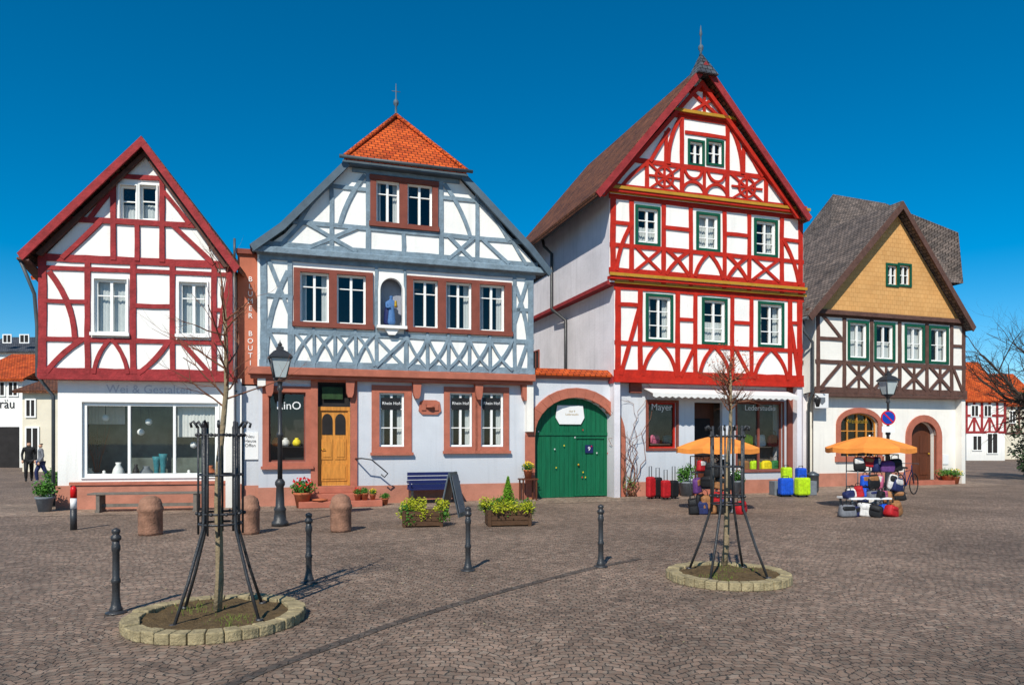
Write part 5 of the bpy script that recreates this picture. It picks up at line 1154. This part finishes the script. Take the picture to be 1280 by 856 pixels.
single(MB().box(-.7, .7, -.2, .2, .006, .45), 'display_box', m_greypot, 'low grey box carrying the two small suitcases', 'box', gd(991, 23.0), .1, bevel=.01)
random.seed(17)
for px, c, l_ in ((813, 'red', 'red shopping trolley, leftmost of the row right of the gate'), (822, 'black', 'black shopping trolley, second of the row right of the gate'), (832, 'red', 'red shopping trolley, third of the row right of the gate'), (842, 'black', 'black shopping trolley, rightmost of the row right of the gate')):
    suitcase(gd(px, 21.4+random.uniform(-.2, .2)), c, .25, .55+random.uniform(-.06, .16), random.uniform(-.5, .7), l_, .2, random.uniform(.2, .36), 'shopping_trolley')
r = thing('hanging_sign', 'white square sign with a grey emblem hanging from an iron bracket', 'sign', H4.W(-.02, -.0, H4.Z(1020, 490)), A18)
MB().tube([(0, .0, .0), (.0, -.55, .02), (.0, -.62, .1)], .02, 6).tube([(0, 0, -.35), (0, -.3, -.02)], .014, 5).build('bracket', m_iron, r)
mb = MB(); mb.box(-.3, .3, -.42, -.38, -.62, -.08); mb.build('panel', m_signw, r, bevel=.01); mb = MB(); mb.prism([(0, -.5), (.14, -.38), (.14, -.22), (-.14, -.22), (-.14, -.38)], -.43, -.421); mb.build('emblem', m_greypot, r)
r = thing('wall_lantern', 'small wrought bracket lantern on the right corner of the red house', 'lantern', H3.W(H3.U(1003), -.1, H3.Z(1003, 500)), A18)
MB().tube([(0, 0, .2), (.1, -.2, .25), (.15, -.45, .1)], .018, 5).build('bracket', m_iron, r); MB().lathe([(.05, -.25), (.11, 0), (.12, .02), (.02, .1)], (.15, -.45, 0), 6).build('lantern', m_iron, r)
r = thing('bicycle', 'dark bicycle parked between the right rack and the brown door', 'bicycle', gd(1134, 23.0), radians(40))
for x in (-.52, .52):
    w = MB().tube([(x+.33*cos(2*pi*i/24), 0, .34+.33*sin(2*pi*i/24)) for i in range(25)], .018, 6).build('wheel', m_black, r)
    mb = MB()
    for k in range(10): mb.tube([(x, 0, .34), (x+.32*cos(k*pi/5), 0, .34+.32*sin(k*pi/5))], .003, 3)
    mb.build('spokes', m_galv, w)
MB().tube([(-.52, 0, .34), (-.1, 0, .3), (.36, 0, .8), (-.2, 0, .75), (-.1, 0, .3)], .018, 6).tube([(-.52, 0, .34), (-.2, 0, .75)], .012, 5).tube([(.52, 0, .34), (.36, 0, .8), (.33, 0, .95)], .016, 6).build('frame', m_navy, r)
MB().tube([(.2, -.27, 1.0), (.33, -.1, 1.0), (.33, .1, 1.0), (.2, .27, 1.0)], .013, 5).build('handlebar', m_galv, r); MB().lathe([(.1, 0), (.12, .03), (.06, .06)], (-.24, 0, .85), 10).tube([(-.2, 0, .75), (-.24, 0, .86)], .014, 5).build('saddle', m_black, r)
single(MB().lathe([(.17, 0), (.19, .1), (.19, .55), (.21, .56), (.2, .62), (.05, .7)], seg=18), 'litter_bin', m_galv, 'small grey bin right of the lime suitcase', 'bin', gd(1016, 24.2))
# ------------------------------------------------------------ people
def person(loc, rz, label, coat, trous, hairm, h=1.72, stride=.15):
    r = thing('person', label, 'person', loc, rz, None, h/1.72)
    V_ = [(0, 0, .92), (0, 0, 1.1), (0, 0, 1.28), (0, 0, 1.42), (0, 0, 1.49), (-.09, 0, .88), (-.1, -stride, .5), (-.1, -stride+.05, .09), (.09, 0, .88), (.1, stride, .5), (.1, stride+.12, .09), (-.17, 0, 1.4), (-.24, .04, 1.14), (-.22, -.1, .9), (.17, 0, 1.4), (.24, .04, 1.14), (.22, -.1, .9), (-.1, -stride-.1, .04), (.1, stride-.04, .04)]
    E_ = [(0, 1), (1, 2), (2, 3), (3, 4), (0, 5), (5, 6), (6, 7), (0, 8), (8, 9), (9, 10), (3, 11), (11, 12), (12, 13), (3, 14), (14, 15), (15, 16), (7, 17), (10, 18)]
    R_ = [(.15, .11), (.14, .1), (.16, .11), (.13, .09), .055, .095, .07, .05, .095, .07, .05, .065, .05, .04, .065, .05, .04, .04, .04]
    skin('body', V_, E_, R_, coat, r)
    skin('head', [(0, 0, 1.49), (0, -.01, 1.56), (0, -.015, 1.64)], [(0, 1), (1, 2)], [.05, .085, .075], m_skin, r)
    skin('trousers', [(0, 0, .95), (-.09, 0, .86), (-.1, -stride, .5), (-.1, -stride+.05, .12), (.09, 0, .86), (.1, stride, .5), (.1, stride+.12, .12)], [(0, 1), (1, 2), (2, 3), (0, 4), (4, 5), (5, 6)], [.15, .105, .08, .06, .105, .08, .06], trous, r)
    skin('hair', [(0, .03, 1.6), (0, .01, 1.68)], [(0, 1)], [.085, .075], hairm, r)
    for s_ in (-1, 1): MB().ball((s_*.22, -.12, .84), .045, 0, 8, 1.5).build('hand', m_skin, r)
person(gd(36, 30.5), .6, 'person in a black coat walking in the left side street', MC['black'], MC['black'], m_hair)
person(gd(51, 29.0), -.8, 'person in a dark grey jacket and navy trousers in the left side street', MC['grey'], MC['navy'], m_hair, 1.66)

# ------------------------------------------------------------ light, sky, camera
w = bpy.data.worlds.new('World'); S.world = w; w.use_nodes = True
n = w.node_tree.nodes; l = w.node_tree.links; bg = n['Background']
sky = n.new('ShaderNodeTexSky'); sky.sky_type = 'NISHITA'; sky.sun_disc = False; sky.sun_elevation = radians(43); sky.sun_rotation = radians(195)
sky.altitude = 1500; sky.air_density = 1.0; sky.dust_density = .05; sky.ozone_density = 3.5
hs = n.new('ShaderNodeHueSaturation'); hs.inputs['Saturation'].default_value = 1.5; hs.inputs['Value'].default_value = 1.1; hs.inputs['Hue'].default_value = .49
l.new(sky.outputs[0], hs.inputs['Color']); l.new(hs.outputs[0], bg.inputs[0]); bg.inputs[1].default_value = .11
sl = bpy.data.lights.new('sun', 'SUN'); sl.energy = 5.0; sl.angle = radians(.5); sl.color = (1, .945, .84)
so = bpy.data.objects.new('sun', sl); C.objects.link(so); so.rotation_euler = Vector((.19, .706, -.682)).to_track_quat('-Z', 'Y').to_euler()
cd = bpy.data.cameras.new('camera'); cam = bpy.data.objects.new('camera', cd); C.objects.link(cam); S.camera = cam
cam.location = (0, 0, CH); cam.rotation_euler = (radians(90), 0, 0); cd.sensor_width = 36; cd.lens = F/1280*36; cd.shift_y = (HY-428)/1280; cd.clip_end = 2000
S.view_settings.view_transform = 'Standard'; S.view_settings.look = 'None'; S.view_settings.exposure = 0
